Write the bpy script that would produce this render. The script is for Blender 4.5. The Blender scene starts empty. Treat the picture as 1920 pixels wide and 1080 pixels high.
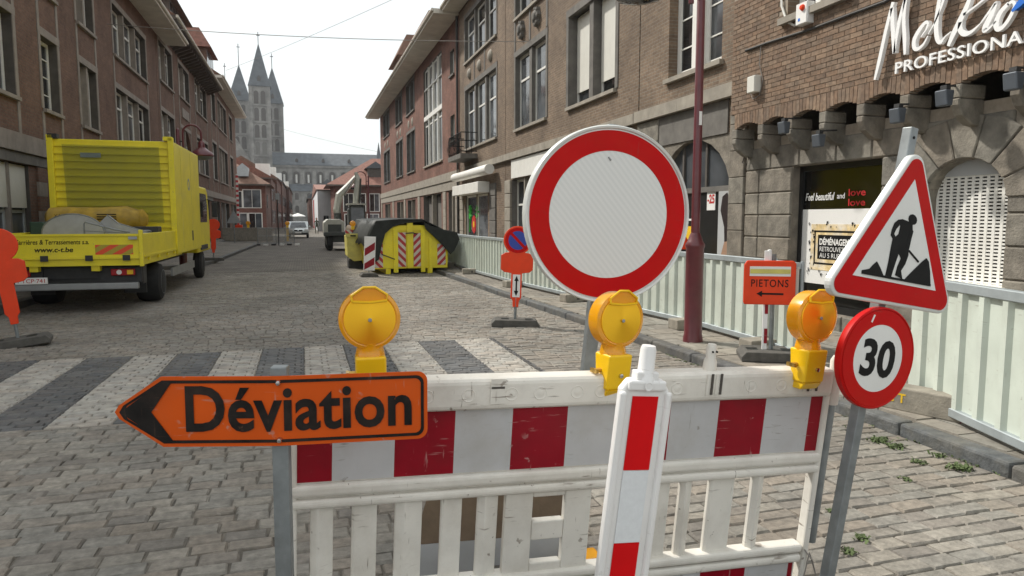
import bpy, bmesh, math, random
from mathutils import Vector, Matrix
random.seed(7)
R = math.radians
SC = bpy.context.scene
COL = SC.collection

# ------------------------------------------------------------------ camera, sky, sun, exposure
CAM_H = 1.7
YAW, PITCH = R(16.35), R(5.58)
cam = bpy.data.cameras.new('camera'); cam.sensor_width = 36.0; cam.lens = 1330/1920*36
cam.clip_start = 0.05; cam.clip_end = 3000
camo = bpy.data.objects.new('camera', cam); COL.objects.link(camo)
camo.location = (0, 0, CAM_H); camo.rotation_euler = (R(90)-PITCH, 0, -YAW)
SC.camera = camo

SUN_TRAVEL = Vector((1.0, -1.15, -1.6)).normalized()
SUN_EL = math.asin(-SUN_TRAVEL.z)
SUN_AZ = math.atan2(-SUN_TRAVEL.x, -SUN_TRAVEL.y)          # from +Y towards +X
wd = bpy.data.worlds.new('World'); SC.world = wd; wd.use_nodes = True
nt = wd.node_tree; nt.nodes.clear()
n_out = nt.nodes.new('ShaderNodeOutputWorld')
n_sky = nt.nodes.new('ShaderNodeTexSky'); n_sky.sky_type = 'NISHITA'; n_sky.sun_disc = False
n_sky.sun_elevation = SUN_EL; n_sky.sun_rotation = SUN_AZ
n_sky.dust_density = 4.0; n_sky.air_density = 1.3
n_b1 = nt.nodes.new('ShaderNodeBackground'); n_b1.inputs[1].default_value = 0.11
n_b2 = nt.nodes.new('ShaderNodeBackground'); n_b2.inputs[1].default_value = 0.88
n_tc = nt.nodes.new('ShaderNodeTexCoord')
n_ns = nt.nodes.new('ShaderNodeTexNoise'); n_ns.inputs['Scale'].default_value = 2.2; n_ns.inputs['Detail'].default_value = 5
n_rp = nt.nodes.new('ShaderNodeValToRGB')
n_rp.color_ramp.elements[0].position = 0.3; n_rp.color_ramp.elements[0].color = (0.86, 0.92, 0.93, 1)
n_rp.color_ramp.elements[1].position = 0.7; n_rp.color_ramp.elements[1].color = (1.0, 1.0, 0.98, 1)
n_mx = nt.nodes.new('ShaderNodeMixShader'); n_mx.inputs[0].default_value = 0.82   # veil of high haze over the blue sky
nt.links.new(n_tc.outputs['Generated'], n_ns.inputs['Vector'])
nt.links.new(n_ns.outputs['Fac'], n_rp.inputs[0]); nt.links.new(n_rp.outputs[0], n_b2.inputs[0])
nt.links.new(n_sky.outputs[0], n_b1.inputs[0])
nt.links.new(n_b1.outputs[0], n_mx.inputs[1]); nt.links.new(n_b2.outputs[0], n_mx.inputs[2])
nt.links.new(n_mx.outputs[0], n_out.inputs[0])
sl = bpy.data.lights.new('sun', 'SUN'); sl.energy = 3.1; sl.angle = R(3.0); sl.color = (1.0, 0.955, 0.88)
so = bpy.data.objects.new('sun', sl); COL.objects.link(so); so.location = (-20, 20, 30)
so.rotation_euler = SUN_TRAVEL.to_track_quat('-Z', 'Y').to_euler()
SC.view_settings.view_transform = 'Standard'; SC.view_settings.look = 'None'
SC.view_settings.exposure = 0.47; SC.view_settings.gamma = 1.0; SC.view_settings.use_curve_mapping = False

# ------------------------------------------------------------------ calibration: pixel of the photograph -> point on a known plane
_F = 1330.0
_fw = Vector((math.sin(YAW)*math.cos(PITCH), math.cos(YAW)*math.cos(PITCH), -math.sin(PITCH)))
_rt = Vector((math.cos(YAW), -math.sin(YAW), 0)); _up = _rt.cross(_fw)
_C = Vector((0, 0, CAM_H))
def _ray(x, y): return _fw*_F + _rt*(x-960) - _up*(y-540)
def on_x(x, y, X): d = _ray(x, y); return _C + d*(X/d.x)
def on_y(x, y, Y): d = _ray(x, y); return _C + d*(Y/d.y)
def on_z(x, y, z=0.0): d = _ray(x, y); return _C + d*((z-CAM_H)/d.z)

# ------------------------------------------------------------------ mesh helpers
class MB:
    def __init__(s): s.v = []; s.f = []; s.m = []; s.tint = []
    def add(s, vs, fs, mi=0, tint=0.0):
        o = len(s.v); s.v += [tuple(v) for v in vs]
        for f in fs: s.f.append(tuple(i+o for i in f)); s.m.append(mi); s.tint.append(tint)
        return s
    def box(s, x0, x1, y0, y1, z0, z1, mi=0):
        return s.add([(x0,y0,z0),(x1,y0,z0),(x1,y1,z0),(x0,y1,z0),(x0,y0,z1),(x1,y0,z1),(x1,y1,z1),(x0,y1,z1)],
              [(0,3,2,1),(4,5,6,7),(0,1,5,4),(1,2,6,5),(2,3,7,6),(3,0,4,7)], mi)
    def hexa(s, b, t, mi=0):      # 4 bottom, 4 top points
        return s.add(list(b)+list(t), [(0,3,2,1),(4,5,6,7),(0,1,5,4),(1,2,6,5),(2,3,7,6),(3,0,4,7)], mi)
    def prism(s, poly, y0, y1, mi=0, plane='xz'):   # polygon (a,b); extruded y0..y1
        n = len(poly)
        if plane == 'xz': P = lambda a, b, c: (a, c, b)
        elif plane == 'xy': P = lambda a, b, c: (a, b, c)
        else: P = lambda a, b, c: (c, a, b)          # 'yz'
        vs = [P(a, b, y0) for a, b in poly] + [P(a, b, y1) for a, b in poly]
        fs = [tuple(range(n)), tuple(range(2*n-1, n-1, -1))]
        fs += [(i, i+n, (i+1) % n + n, (i+1) % n) for i in range(n)]
        return s.add(vs, fs, mi)
    def tube(s, pts, r, n=8, mi=0, caps=True):
        pts = [Vector(p) for p in pts]; rs = r if isinstance(r, (list, tuple)) else [r]*len(pts)
        vs = []; up = None
        for i, p in enumerate(pts):
            d = (pts[min(i+1, len(pts)-1)] - pts[max(i-1, 0)]).normalized()
            if up is None or abs(d.dot(up)) > .98:
                up = Vector((0,0,1)) if abs(d.z) < .9 else Vector((0,1,0))
            a = d.cross(up).normalized(); b = a.cross(d); up = b
            for k in range(n):
                t = 2*math.pi*k/n; vs.append(p + (a*math.cos(t) + b*math.sin(t))*rs[i])
        fs = []
        for i in range(len(pts)-1):
            for k in range(n):
                k2 = (k+1) % n; fs.append((i*n+k, i*n+k2, (i+1)*n+k2, (i+1)*n+k))
        if caps: fs.append(tuple(range(n-1, -1, -1))); m = (len(pts)-1)*n; fs.append(tuple(range(m, m+n)))
        return s.add(vs, fs, mi)
    def lathe(s, prof, n=24, c=(0,0,0), axis='z', mi=0, ring=False):
        vs = []; fs = []; rings = []
        for r, h in prof:
            q = []
            for k in range(n if r > 1e-6 else 1):
                t = 2*math.pi*k/n; a, b = r*math.cos(t), r*math.sin(t)
                p = (a, b, h) if axis == 'z' else ((a, h, b) if axis == 'y' else (h, a, b))
                q.append(len(vs)); vs.append((p[0]+c[0], p[1]+c[1], p[2]+c[2]))
            rings.append(q)
        closed = abs(prof[0][0]-prof[-1][0]) < 1e-6 and prof[0][0] > 1e-6 and ring
        if closed: rings.append(rings[0])
        for A, B in zip(rings, rings[1:]):
            if len(A) == 1 and len(B) == 1: continue
            for k in range(n):
                k2 = (k+1) % n
                if len(A) == 1: fs.append((A[0], B[k2], B[k]))
                elif len(B) == 1: fs.append((A[k], A[k2], B[0]))
                else: fs.append((A[k], A[k2], B[k2], B[k]))
        if not closed:
            if len(rings[0]) > 1: fs.append(tuple(rings[0][::-1]))
            if len(rings[-1]) > 1: fs.append(tuple(rings[-1]))
        return s.add(vs, fs, mi)
    def quad(s, a, b, c, d, mi=0): return s.add([a, b, c, d], [(0,1,2,3)], mi)
    def mesh(s, name, mats, smooth=False):
        me = bpy.data.meshes.new(name); me.from_pydata(s.v, [], s.f)
        for m in (mats if isinstance(mats, (list, tuple)) else [mats]): me.materials.append(m)
        me.polygons.foreach_set('material_index', s.m)
        if any(s.tint):
            at = me.attributes.new('tint', 'FLOAT', 'FACE'); at.data.foreach_set('value', s.tint)
        bm = bmesh.new(); bm.from_mesh(me)
        if not any(s.tint): bmesh.ops.recalc_face_normals(bm, faces=bm.faces)
        bm.to_mesh(me); bm.free()
        if smooth:
            me.polygons.foreach_set('use_smooth', [True]*len(me.polygons))
            try: me.set_sharp_from_angle(angle=R(38))
            except Exception: pass
        me.update(); return me
def link(name, me, parent=None, loc=(0,0,0), rot=(0,0,0)):
    o = bpy.data.objects.new(name, me); COL.objects.link(o); o.location = loc; o.rotation_euler = rot
    if parent is not None: o.parent = parent
    return o
def obj(name, mb, mat, parent=None, smooth=False, bevel=0.0, loc=(0,0,0), rot=(0,0,0), seg=2):
    o = link(name, mb.mesh(name, mat, smooth), parent, loc, rot)
    if bevel:
        m = o.modifiers.new('bevel', 'BEVEL'); m.width = bevel; m.segments = seg; m.limit_method = 'ANGLE'; m.angle_limit = R(40)
    return o
def tag(o, label=None, cat=None, group=None, kind=None):
    if label: o['label'] = label
    if cat: o['category'] = cat
    if group: o['group'] = group
    if kind: o['kind'] = kind
    return o
def thing(name, label, cat, loc=(0,0,0), rot=(0,0,0), group=None):
    o = bpy.data.objects.new(name, None); COL.objects.link(o); o.empty_display_size = .2
    o.location = loc; o.rotation_euler = rot
    return tag(o, label, cat, group)
def copy_tree(o, parent=None):
    c = o.copy(); COL.objects.link(c)
    if parent is not None: c.parent = parent
    for ch in list(o.children): copy_tree(ch, c)
    return c
def text_mesh(s, mat, width=None, height=None, bold=0.0, shear=0.0, ext=0.0015, align='CENTER', space=1.0):
    cu = bpy.data.curves.new('text', 'FONT'); cu.body = s; cu.size = 1.0; cu.offset = bold; cu.shear = shear
    cu.extrude = 0.0; cu.align_x = align; cu.align_y = 'CENTER'; cu.space_character = space; cu.resolution_u = 4
    o = bpy.data.objects.new('text', cu); COL.objects.link(o); bpy.context.view_layer.update()
    me = bpy.data.meshes.new_from_object(o.evaluated_get(bpy.context.evaluated_depsgraph_get()))
    bpy.data.objects.remove(o); bpy.data.curves.remove(cu)
    xs = [v.co.x for v in me.vertices]; ys = [v.co.y for v in me.vertices]
    w, h = max(xs)-min(xs), max(ys)-min(ys); cx, cy = (max(xs)+min(xs))/2, (max(ys)+min(ys))/2
    fx = width/w if width else height/h; fy = height/h if height else fx
    bm = bmesh.new(); bm.from_mesh(me)
    for v in bm.verts: v.co = ((v.co.x-cx)*fx, 0.0, (v.co.y-cy)*fy)      # stands in xz, faces -y
    g = bmesh.ops.extrude_face_region(bm, geom=bm.faces[:])
    for e in g['geom']:
        if isinstance(e, bmesh.types.BMVert): e.co.y -= ext
    bmesh.ops.recalc_face_normals(bm, faces=bm.faces)
    bm.to_mesh(me); bm.free(); me.materials.clear(); me.materials.append(mat)
    me.polygons.foreach_set('use_smooth', [False]*len(me.polygons)); return me
def text(name, s, mat, parent, loc, rot=(0,0,0), **k):
    return link(name, text_mesh(s, mat, **k), parent, loc, rot)

# ------------------------------------------------------------------ materials
def _new(name):
    m = bpy.data.materials.new(name); m.use_nodes = True; t = m.node_tree
    return m, t, t.nodes['Principled BSDF']
def _mixc(t, fac, a, b, blend='MIX'):
    n = t.nodes.new('ShaderNodeMix'); n.data_type = 'RGBA'; n.blend_type = blend
    for i, v in ((0, fac), (6, a), (7, b)):
        if hasattr(v, 'links'): t.links.new(v, n.inputs[i])
        elif isinstance(v, (int, float)): n.inputs[i].default_value = v
        else: n.inputs[i].default_value = (*v, 1)
    return n.outputs[2]
def _noise(t, scale, detail=4, coord='pos', rough=.55):
    n = t.nodes.new('ShaderNodeTexNoise'); n.inputs['Scale'].default_value = scale
    n.inputs['Detail'].default_value = detail; n.inputs['Roughness'].default_value = rough
    if coord == 'pos': g = t.nodes.new('ShaderNodeNewGeometry'); t.links.new(g.outputs['Position'], n.inputs['Vector'])
    else: g = t.nodes.new('ShaderNodeTexCoord'); t.links.new(g.outputs['Object'], n.inputs['Vector'])
    return n.outputs['Fac']
def _ramp(t, src, p0, p1, a=(0,0,0), b=(1,1,1)):
    n = t.nodes.new('ShaderNodeValToRGB'); e = n.color_ramp.elements
    e[0].position = p0; e[0].color = (*a, 1); e[1].position = p1; e[1].color = (*b, 1)
    t.links.new(src, n.inputs[0]); return n.outputs[0]
def _bump(t, bsdf, h, strength=.3, dist=.01):
    n = t.nodes.new('ShaderNodeBump'); n.inputs['Strength'].default_value = strength; n.inputs['Distance'].default_value = dist
    t.links.new(h, n.inputs['Height']); t.links.new(n.outputs[0], bsdf.inputs['Normal'])
def mat(name, c, rough=.6, var=.18, scale=6.0, dirt=None, dirt_amt=.5, metal=0.0, spec=.5, bump=0.0, bscale=40.0, rand=0.0, coat=0.0, wear=None, wear_amt=.6, macro=0.0):
    m, t, b = _new(name)
    col = None
    f = _noise(t, scale)
    f2 = _ramp(t, f, .3, .7)
    lo = tuple(x*(1-var) for x in c); hi = tuple(min(1, x*(1+var)) for x in c)
    col = _mixc(t, f2, lo, hi)
    if rand:
        oi = t.nodes.new('ShaderNodeObjectInfo'); at = t.nodes.new('ShaderNodeAttribute'); at.attribute_name = 'tint'
        ad = t.nodes.new('ShaderNodeMath'); ad.operation = 'ADD'; t.links.new(oi.outputs['Random'], ad.inputs[0]); t.links.new(at.outputs['Fac'], ad.inputs[1])
        fr = t.nodes.new('ShaderNodeMath'); fr.operation = 'FRACT'; t.links.new(ad.outputs[0], fr.inputs[0])
        rc = t.nodes.new('ShaderNodeValToRGB'); e = rc.color_ramp.elements
        e[0].position = 0; e[0].color = (1-rand, 1-rand, 1-rand*.9, 1); e[1].position = 1; e[1].color = (1+rand, 1+rand*.95, 1+rand*.8, 1)
        x = e.new(.35); x.color = (1+rand*.2, 1-rand*.1, 1-rand*.35, 1); x = e.new(.7); x.color = (1-rand*.2, 1, 1+rand*.15, 1)
        t.links.new(fr.outputs[0], rc.inputs[0]); col = _mixc(t, 1.0, col, rc.outputs[0], 'MULTIPLY')
    if dirt:
        d = _ramp(t, _noise(t, scale*.35, 8, rough=.7), .46, .72)
        d2 = t.nodes.new('ShaderNodeMath'); d2.operation = 'MULTIPLY'; d2.inputs[1].default_value = dirt_amt
        t.links.new(d, d2.inputs[0]); col = _mixc(t, d2.outputs[0], col, dirt)
    if macro: col = _mixc(t, 1.0, col, _ramp(t, _noise(t, .55, 6, rough=.65), .32, .68, (1-macro, 1-macro, 1-macro*1.05), (1+macro*.6, 1+macro*.57, 1+macro*.5)), 'MULTIPLY')
    if wear:            # scuffs: fine stretched scratches and small chips
        for sc_, lo_, hi_, st in (((9,9,90), .63, .70, 1), ((70,70,8), .66, .72, 2), ((26,26,26), .66, .70, 3)):
            mp = t.nodes.new('ShaderNodeMapping'); mp.inputs['Scale'].default_value = sc_; mp.inputs['Rotation'].default_value = (.3*st, .25*st, .4*st)
            tc = t.nodes.new('ShaderNodeTexCoord'); t.links.new(tc.outputs['Object'], mp.inputs[0])
            nn = t.nodes.new('ShaderNodeTexNoise'); nn.inputs['Scale'].default_value = 1.0; nn.inputs['Detail'].default_value = 4; t.links.new(mp.outputs[0], nn.inputs['Vector'])
            big = _ramp(t, _noise(t, 3.5+st, 3), .5, .62)
            mu = t.nodes.new('ShaderNodeMath'); mu.operation = 'MULTIPLY'; t.links.new(_ramp(t, nn.outputs['Fac'], lo_, hi_), mu.inputs[0]); t.links.new(big, mu.inputs[1])
            m2 = t.nodes.new('ShaderNodeMath'); m2.operation = 'MULTIPLY'; t.links.new(mu.outputs[0], m2.inputs[0]); m2.inputs[1].default_value = wear_amt
            col = _mixc(t, m2.outputs[0], col, wear)
    t.links.new(col, b.inputs['Base Color'])
    b.inputs['Roughness'].default_value = rough; b.inputs['Metallic'].default_value = metal
    b.inputs['Specular IOR Level'].default_value = spec
    if coat: b.inputs['Coat Weight'].default_value = coat; b.inputs['Coat Roughness'].default_value = .12
    if bump: _bump(t, b, _noise(t, bscale, 5), bump, .01)
    return m
def brick_mat(name, c1, c2, mortar, axis='y', bw=.22, rh=.075, ms=.009, strength=.6, flip=False):
    m, t, b = _new(name)
    g = t.nodes.new('ShaderNodeNewGeometry'); s = t.nodes.new('ShaderNodeSeparateXYZ'); t.links.new(g.outputs['Position'], s.inputs[0])
    c = t.nodes.new('ShaderNodeCombineXYZ')
    if axis in 'xy': t.links.new(s.outputs[axis.upper()], c.inputs[0]); t.links.new(s.outputs['Z'], c.inputs[1])
    else: t.links.new(s.outputs['X'], c.inputs[0]); t.links.new(s.outputs['Y'], c.inputs[1])
    br = t.nodes.new('ShaderNodeTexBrick'); t.links.new(c.outputs[0], br.inputs['Vector'])
    br.inputs['Scale'].default_value = 1.0; br.inputs['Brick Width'].default_value = bw; br.inputs['Row Height'].default_value = rh
    br.inputs['Mortar Size'].default_value = ms; br.inputs['Mortar Smooth'].default_value = .3; br.inputs['Bias'].default_value = 0.0
    br.inputs['Color1'].default_value = (*c1, 1); br.inputs['Color2'].default_value = (*c2, 1); br.inputs['Mortar'].default_value = (*mortar, 1)
    f = _ramp(t, _noise(t, .8, 8, rough=.65), .3, .75, (.62, .6, .58), (1.18, 1.15, 1.1))
    col = _mixc(t, 1.0, br.outputs['Color'], f, 'MULTIPLY')
    f = _ramp(t, _noise(t, 14, 3), .3, .7, (.82, .82, .82), (1.15, 1.15, 1.15))
    col = _mixc(t, 1.0, col, f, 'MULTIPLY')
    t.links.new(col, b.inputs['Base Color']); b.inputs['Roughness'].default_value = .85; b.inputs['Specular IOR Level'].default_value = .25
    inv = t.nodes.new('ShaderNodeMath'); inv.operation = 'SUBTRACT'; inv.inputs[0].default_value = 1.0; t.links.new(br.outputs['Fac'], inv.inputs[1])
    _bump(t, b, inv.outputs[0], strength, .012)
    return m
M = {}
M['sett'] = mat('sett_stone', (.250,.230,.202), .75, .22, 22, rand=.18, bump=.7, bscale=55, spec=.3, dirt=(.125,.118,.104), dirt_amt=.65, wear=(.36,.34,.3), wear_amt=.3, macro=.3)
M['joint'] = mat('joint_sand', (.125,.112,.092), .95, .6, 3.0, dirt=(.06,.055,.047), dirt_amt=.8, bump=.6)
M['paver_light'] = mat('paver_light', (.36,.335,.295), .8, .18, 9, rand=.14, bump=.5, bscale=40, dirt=(.16,.155,.14), dirt_amt=.75)
M['paver_dark'] = mat('paver_dark', (.095,.096,.098), .7, .2, 9, rand=.2, bump=.4, dirt=(.17,.165,.15), dirt_amt=.6, macro=.25)
M['road_far'] = brick_mat('sett_far', (.245,.228,.202), (.175,.163,.146), (.09,.083,.073), 'z', .18, .12, .012, .4)
M['slab'] = mat('slab', (.255,.235,.2), .85, .2, 8, rand=.16, bump=.5, bscale=40, dirt=(.12,.11,.09), dirt_amt=.6, spec=.3)
M['slab_far'] = brick_mat('slab_far', (.27,.25,.22), (.22,.205,.18), (.1,.09,.08), 'z', .4, .4, .012, .3)
M['kerb'] = mat('bluestone', (.105,.108,.108), .7, .3, 9, bump=.9, bscale=35, rand=.18, dirt=(.17,.155,.12), dirt_amt=.55, spec=.3)
M['ground'] = mat('ground_far', (.17,.16,.15), .9, .2, .5)
M['stone'] = mat('weathered_stone', (.225,.205,.172), .92, .3, 5, rand=.12, bump=1.0, bscale=30, dirt=(.085,.08,.07), dirt_amt=.65, spec=.2)
M['stone_dark'] = mat('blue_limestone', (.145,.135,.12), .8, .2, 4, bump=.4, dirt=(.07,.066,.06))
M['stone_pale'] = mat('pale_stone', (.31,.28,.23), .8, .15, 4, bump=.3, dirt=(.15,.135,.115))
M['stone_left'] = mat('left_stone', (.27,.235,.20), .8, .15, 4, bump=.3, dirt=(.14,.12,.105))
M['brick_brown'] = brick_mat('brick_brown', (.245,.180,.130), (.18,.132,.098), (.25,.225,.185), 'y', .21, .07, .008)
M['brick_red'] = brick_mat('brick_red', (.255,.115,.085), (.195,.092,.072), (.235,.195,.165), 'y', .21, .07, .008)
M['brick_left'] = brick_mat('brick_left', (.215,.122,.09), (.17,.098,.074), (.17,.14,.112), 'y', .21, .07, .008)
M['brick_far'] = brick_mat('brick_far', (.23,.095,.075), (.18,.08,.065), (.2,.16,.14), 'x', .21, .07, .008)
M['brick_far_y'] = brick_mat('brick_far_y', (.19,.10,.085), (.15,.085,.07), (.17,.14,.12), 'y', .21, .07, .008)
M['brick'] = mat('brick_clay', (.225,.160,.115), .9, .25, 16, rand=.22, bump=.6, bscale=45, dirt=(.12,.10,.082), dirt_amt=.6, spec=.2)
M['mortar'] = mat('mortar', (.33,.28,.22), .95, .15, 12, bump=.3)
M['dark_shade'] = mat('dark_reveal', (.085,.075,.065), .9, .2, 4)  # reveals, slots, arch openings: recess shade put into the colour; also plain dark parts
M['white_paint'] = mat('white_paint', (.80,.79,.74), .45, .05, 4, dirt=(.6,.57,.5), dirt_amt=.4)
M['grey_paint'] = mat('grey_paint', (.42,.45,.46), .5, .08, 4)
M['soffit'] = mat('soffit', (.66,.62,.54), .7, .1, 2, dirt=(.45,.4,.33), dirt_amt=.5)
M['soffit_dark'] = mat('soffit_dark', (.11,.09,.075), .8, .2, 3)
M['tile_brown'] = mat('roof_tile_brown', (.17,.095,.065), .85, .25, 3, bump=.4)
M['tile_red'] = mat('roof_tile_red', (.215,.10,.073), .88, .25, 4, bump=.5)
M['slate'] = mat('slate', (.085,.095,.103), .7, .25, .5, bump=.2)
M['cath'] = mat('cathedral_stone', (.235,.225,.205), .9, .3, .35, dirt=(.115,.11,.105), dirt_amt=.7)
M['shutter'] = mat('shutter_white', (.68,.67,.61), .5, .04, 3, dirt=(.5,.48,.42), dirt_amt=.25)
M['curtain'] = mat('curtain', (.55,.54,.5), .9, .2, 8)
M['galv'] = mat('galvanised_steel', (.24,.26,.265), .5, .2, 12, metal=.5, dirt=(.14,.14,.13))
M['fence_white'] = mat('fence_sheet', (.55,.60,.53), .55, .08, 3, dirt=(.36,.37,.31), dirt_amt=.55, wear=(.25,.22,.18), wear_amt=.5)
M['fence_grey'] = mat('fence_frame', (.36,.40,.41), .5, .12, 6, metal=.35)
M['concrete'] = mat('concrete', (.27,.245,.20), .9, .2, 8, bump=.5, dirt=(.13,.12,.1))
M['rubber'] = mat('recycled_rubber', (.085,.08,.07), .85, .25, 12, bump=.4)
M['plastic_white'] = mat('barrier_plastic', (.72,.695,.635), .45, .07, 5, dirt=(.38,.33,.265), dirt_amt=.55, spec=.35, wear=(.16,.12,.085), wear_amt=.75, macro=.1)
M['plastic_clean'] = mat('beacon_plastic', (.80,.79,.77), .35, .03, 5, dirt=(.6,.57,.52), dirt_amt=.3, wear=(.4,.36,.32), wear_amt=.5)
M['foil_red'] = mat('foil_red', (.26,.004,.014), .4, .12, 8, dirt=(.17,.02,.02), dirt_amt=.5, spec=.25, wear=(.5,.3,.28), wear_amt=.7)
M['foil_white'] = mat('foil_white', (.50,.50,.50), .4, .05, 8, dirt=(.36,.33,.28), dirt_amt=.5, spec=.25, wear=(.2,.17,.14), wear_amt=.6)
M['foil_bright'] = mat('foil_bright_red', (.66,.002,.005), .4, .05, 8, spec=.2)
M['foil_dotted'] = mat('foil_bright_white', (.72,.74,.75), .35, .04, 60)
M['sign_red'] = mat('sign_red', (.50,.003,.004), .45, .08, 6, dirt=(.42,.022,.006), dirt_amt=.5, spec=.14, wear=(.3,.05,.04), wear_amt=.4)
M['sign_white'] = mat('sign_white', (.74,.74,.71), .4, .03, 5, spec=.25, dirt=(.6,.59,.55), dirt_amt=.4)
M['rim'] = mat('sign_rim', (.66,.67,.64), .35, .06, 5, metal=.2)
M['sign_back'] = mat('sign_back', (.3,.31,.31), .5, .1, 5, metal=.4)
M['orange'] = mat('deviation_orange', (.60,.085,.006), .45, .08, 5, dirt=(.40,.10,.03), dirt_amt=.5, spec=.2, wear=(.4,.3,.25), wear_amt=.5)
M['black'] = mat('black_print', (.010,.010,.010), .55, .3, 8, spec=.15)
M['black_worn'] = mat('black_worn', (.014,.012,.011), .6, .4, 14, dirt=(.06,.04,.03), dirt_amt=.5, spec=.15, wear=(.2,.1,.06), wear_amt=.4)
M['orange_plastic'] = mat('orange_plastic', (.76,.055,.012), .45, .08, 5, dirt=(.5,.08,.03), dirt_amt=.3, spec=.25)
M['sign_blue'] = mat('sign_blue', (.02,.05,.33), .35, .08, 5)
M['maroon'] = mat('maroon_paint', (.115,.02,.026), .36, .15, 6, dirt=(.16,.07,.06), dirt_amt=.3, coat=.2)
M['yellow'] = mat('truck_yellow', (.82,.69,.03), .42, .06, 3, dirt=(.6,.5,.1), dirt_amt=.4, spec=.35, wear=(.25,.22,.12), wear_amt=.45)
M['yellow_pale'] = mat('pale_yellow', (.62,.55,.13), .5, .12, 4, dirt=(.3,.26,.12), dirt_amt=.5)
M['lamp_yellow'] = mat('lamp_yellow', (.86,.52,.004), .35, .04, 6, dirt=(.6,.4,.03), dirt_amt=.25)
M['tarp_yellow'] = mat('tarp_yellow', (.42,.27,.03), .6, .25, 6, dirt=(.25,.2,.1), dirt_amt=.6)
M['tarp_dark'] = mat('tarp_dark', (.018,.021,.018), .6, .35, 6, bump=.6, bscale=9, spec=.3)
M['dark_metal'] = mat('dark_chassis', (.03,.03,.03), .6, .25, 8)
M['tyre'] = mat('tyre', (.02,.02,.02), .85, .2, 12)
M['rim_grey'] = mat('wheel_rim', (.25,.26,.26), .5, .15, 8, metal=.5)
M['red_light'] = mat('tail_light', (.35,.01,.015), .2, .1, 6)
M['grey_metal'] = mat('grey_metal', (.36,.37,.38), .45, .12, 5, metal=.4)
M['green_dark'] = mat('dark_green', (.02,.05,.035), .6, .2, 6)
M['wood_brown'] = mat('brown_board', (.135,.095,.06), .75, .18, 10, bump=.2)
M['board_black'] = mat('shop_black', (.018,.018,.018), .3, .2, 5)
M['white_print'] = mat('white_print', (.80,.79,.76), .5, .02, 5)
M['letters'] = mat('sign_letters', (.88,.88,.87), .3, .02, 5)
M['poster_ochre'] = mat('poster_ochre', (.72,.55,.28), .5, .35, 9, dirt=(.80,.79,.76), dirt_amt=.9)
M['red_print'] = mat('red_print', (.5,.02,.02), .5, .05, 5)
M['blue_print'] = mat('blue_print', (.02,.16,.62), .4, .1, 5)
M['green_print'] = mat('green_print', (.06,.55,.07), .5, .1, 5)
M['yellow_print'] = mat('yellow_print', (.80,.50,.02), .5, .1, 5)
M['skin_print'] = mat('skin_print', (.33,.2,.13), .6, .1, 5)
M['hair_print'] = mat('hair_print', (.02,.012,.012), .5, .2, 5)
M['floodlight'] = mat('floodlight_grey', (.11,.125,.145), .45, .12, 6, metal=.3)
M['cable'] = mat('cable', (.05,.047,.043), .7, .2, 8)
M['cable_grey'] = mat('cable_grey', (.24,.22,.2), .7, .2, 8)
M['white_car'] = mat('car_silver', (.52,.55,.54), .25, .03, 3, metal=.5, coat=.6)
M['chrome'] = mat('chrome', (.6,.6,.6), .2, .05, 5, metal=1)
M['brass'] = mat('brass', (.55,.36,.1), .35, .1, 5, metal=.9)
M['machine_white'] = mat('machine_white', (.45,.45,.39), .5, .12, 4, dirt=(.22,.2,.15), dirt_amt=.6)
M['machine_dark'] = mat('machine_dark', (.05,.055,.05), .6, .2, 5)
M['pipe_brown'] = mat('pipe_rust', (.17,.12,.07), .7, .25, 5)
M['render_white'] = mat('white_render', (.72,.74,.76), .8, .05, 1)
M['render_grey'] = mat('grey_render', (.42,.43,.43), .8, .08, 1)
M['weed'] = mat('weed', (.075,.105,.035), .8, .4, 12)
M['cloth_dark'] = mat('dark_clothes', (.06,.07,.05), .8, .2, 8)
M['skin'] = mat('skin', (.45,.27,.19), .6, .1, 8)
def glass_mat(name, c, rough=.07):
    m, t, b = _new(name)
    f = _ramp(t, _noise(t, .9, 3), .35, .65, tuple(x*.5 for x in c), tuple(x*1.6 for x in c))
    oi = t.nodes.new('ShaderNodeObjectInfo'); rc = _ramp(t, oi.outputs['Random'], .35, 1.0, (.5,.5,.5), (4.0,4.1,4.2))
    f = _mixc(t, 1.0, f, rc, 'MULTIPLY')
    t.links.new(f, b.inputs['Base Color']); b.inputs['Roughness'].default_value = rough; b.inputs['Specular IOR Level'].default_value = .6
    _bump(t, b, _noise(t, 1.3, 2), .06, .05)
    return m
M['glass'] = glass_mat('window_glass', (.03,.032,.034)); M['glass_shop'] = glass_mat('shop_glass', (.016,.015,.013))
def lens_mat():
    m, t, b = _new('amber_lens')
    b.inputs['Base Color'].default_value = (1.0, .58, .03, 1); b.inputs['Roughness'].default_value = .34
    b.inputs['Metallic'].default_value = .75; b.inputs['Anisotropic'].default_value = .85
    tg = t.nodes.new('ShaderNodeTangent'); tg.direction_type = 'RADIAL'; tg.axis = 'Y'
    t.links.new(tg.outputs[0], b.inputs['Tangent']); return m
M['lens'] = lens_mat()
def amber_mat():
    m, t, b = _new('amber_shell')
    b.inputs['Base Color'].default_value = (1.0, .46, .012, 1); b.inputs['Roughness'].default_value = .22
    b.inputs['Transmission Weight'].default_value = .35; b.inputs['IOR'].default_value = 1.45; b.inputs['Coat Weight'].default_value = .4
    return m
M['amber'] = amber_mat()
def net_mat():
    m, t, b = _new('cargo_net')
    b.inputs['Base Color'].default_value = (.05,.12,.05,1); b.inputs['Roughness'].default_value = .8
    b.inputs['Alpha'].default_value = .35
    return m
M['net'] = net_mat()
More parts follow.
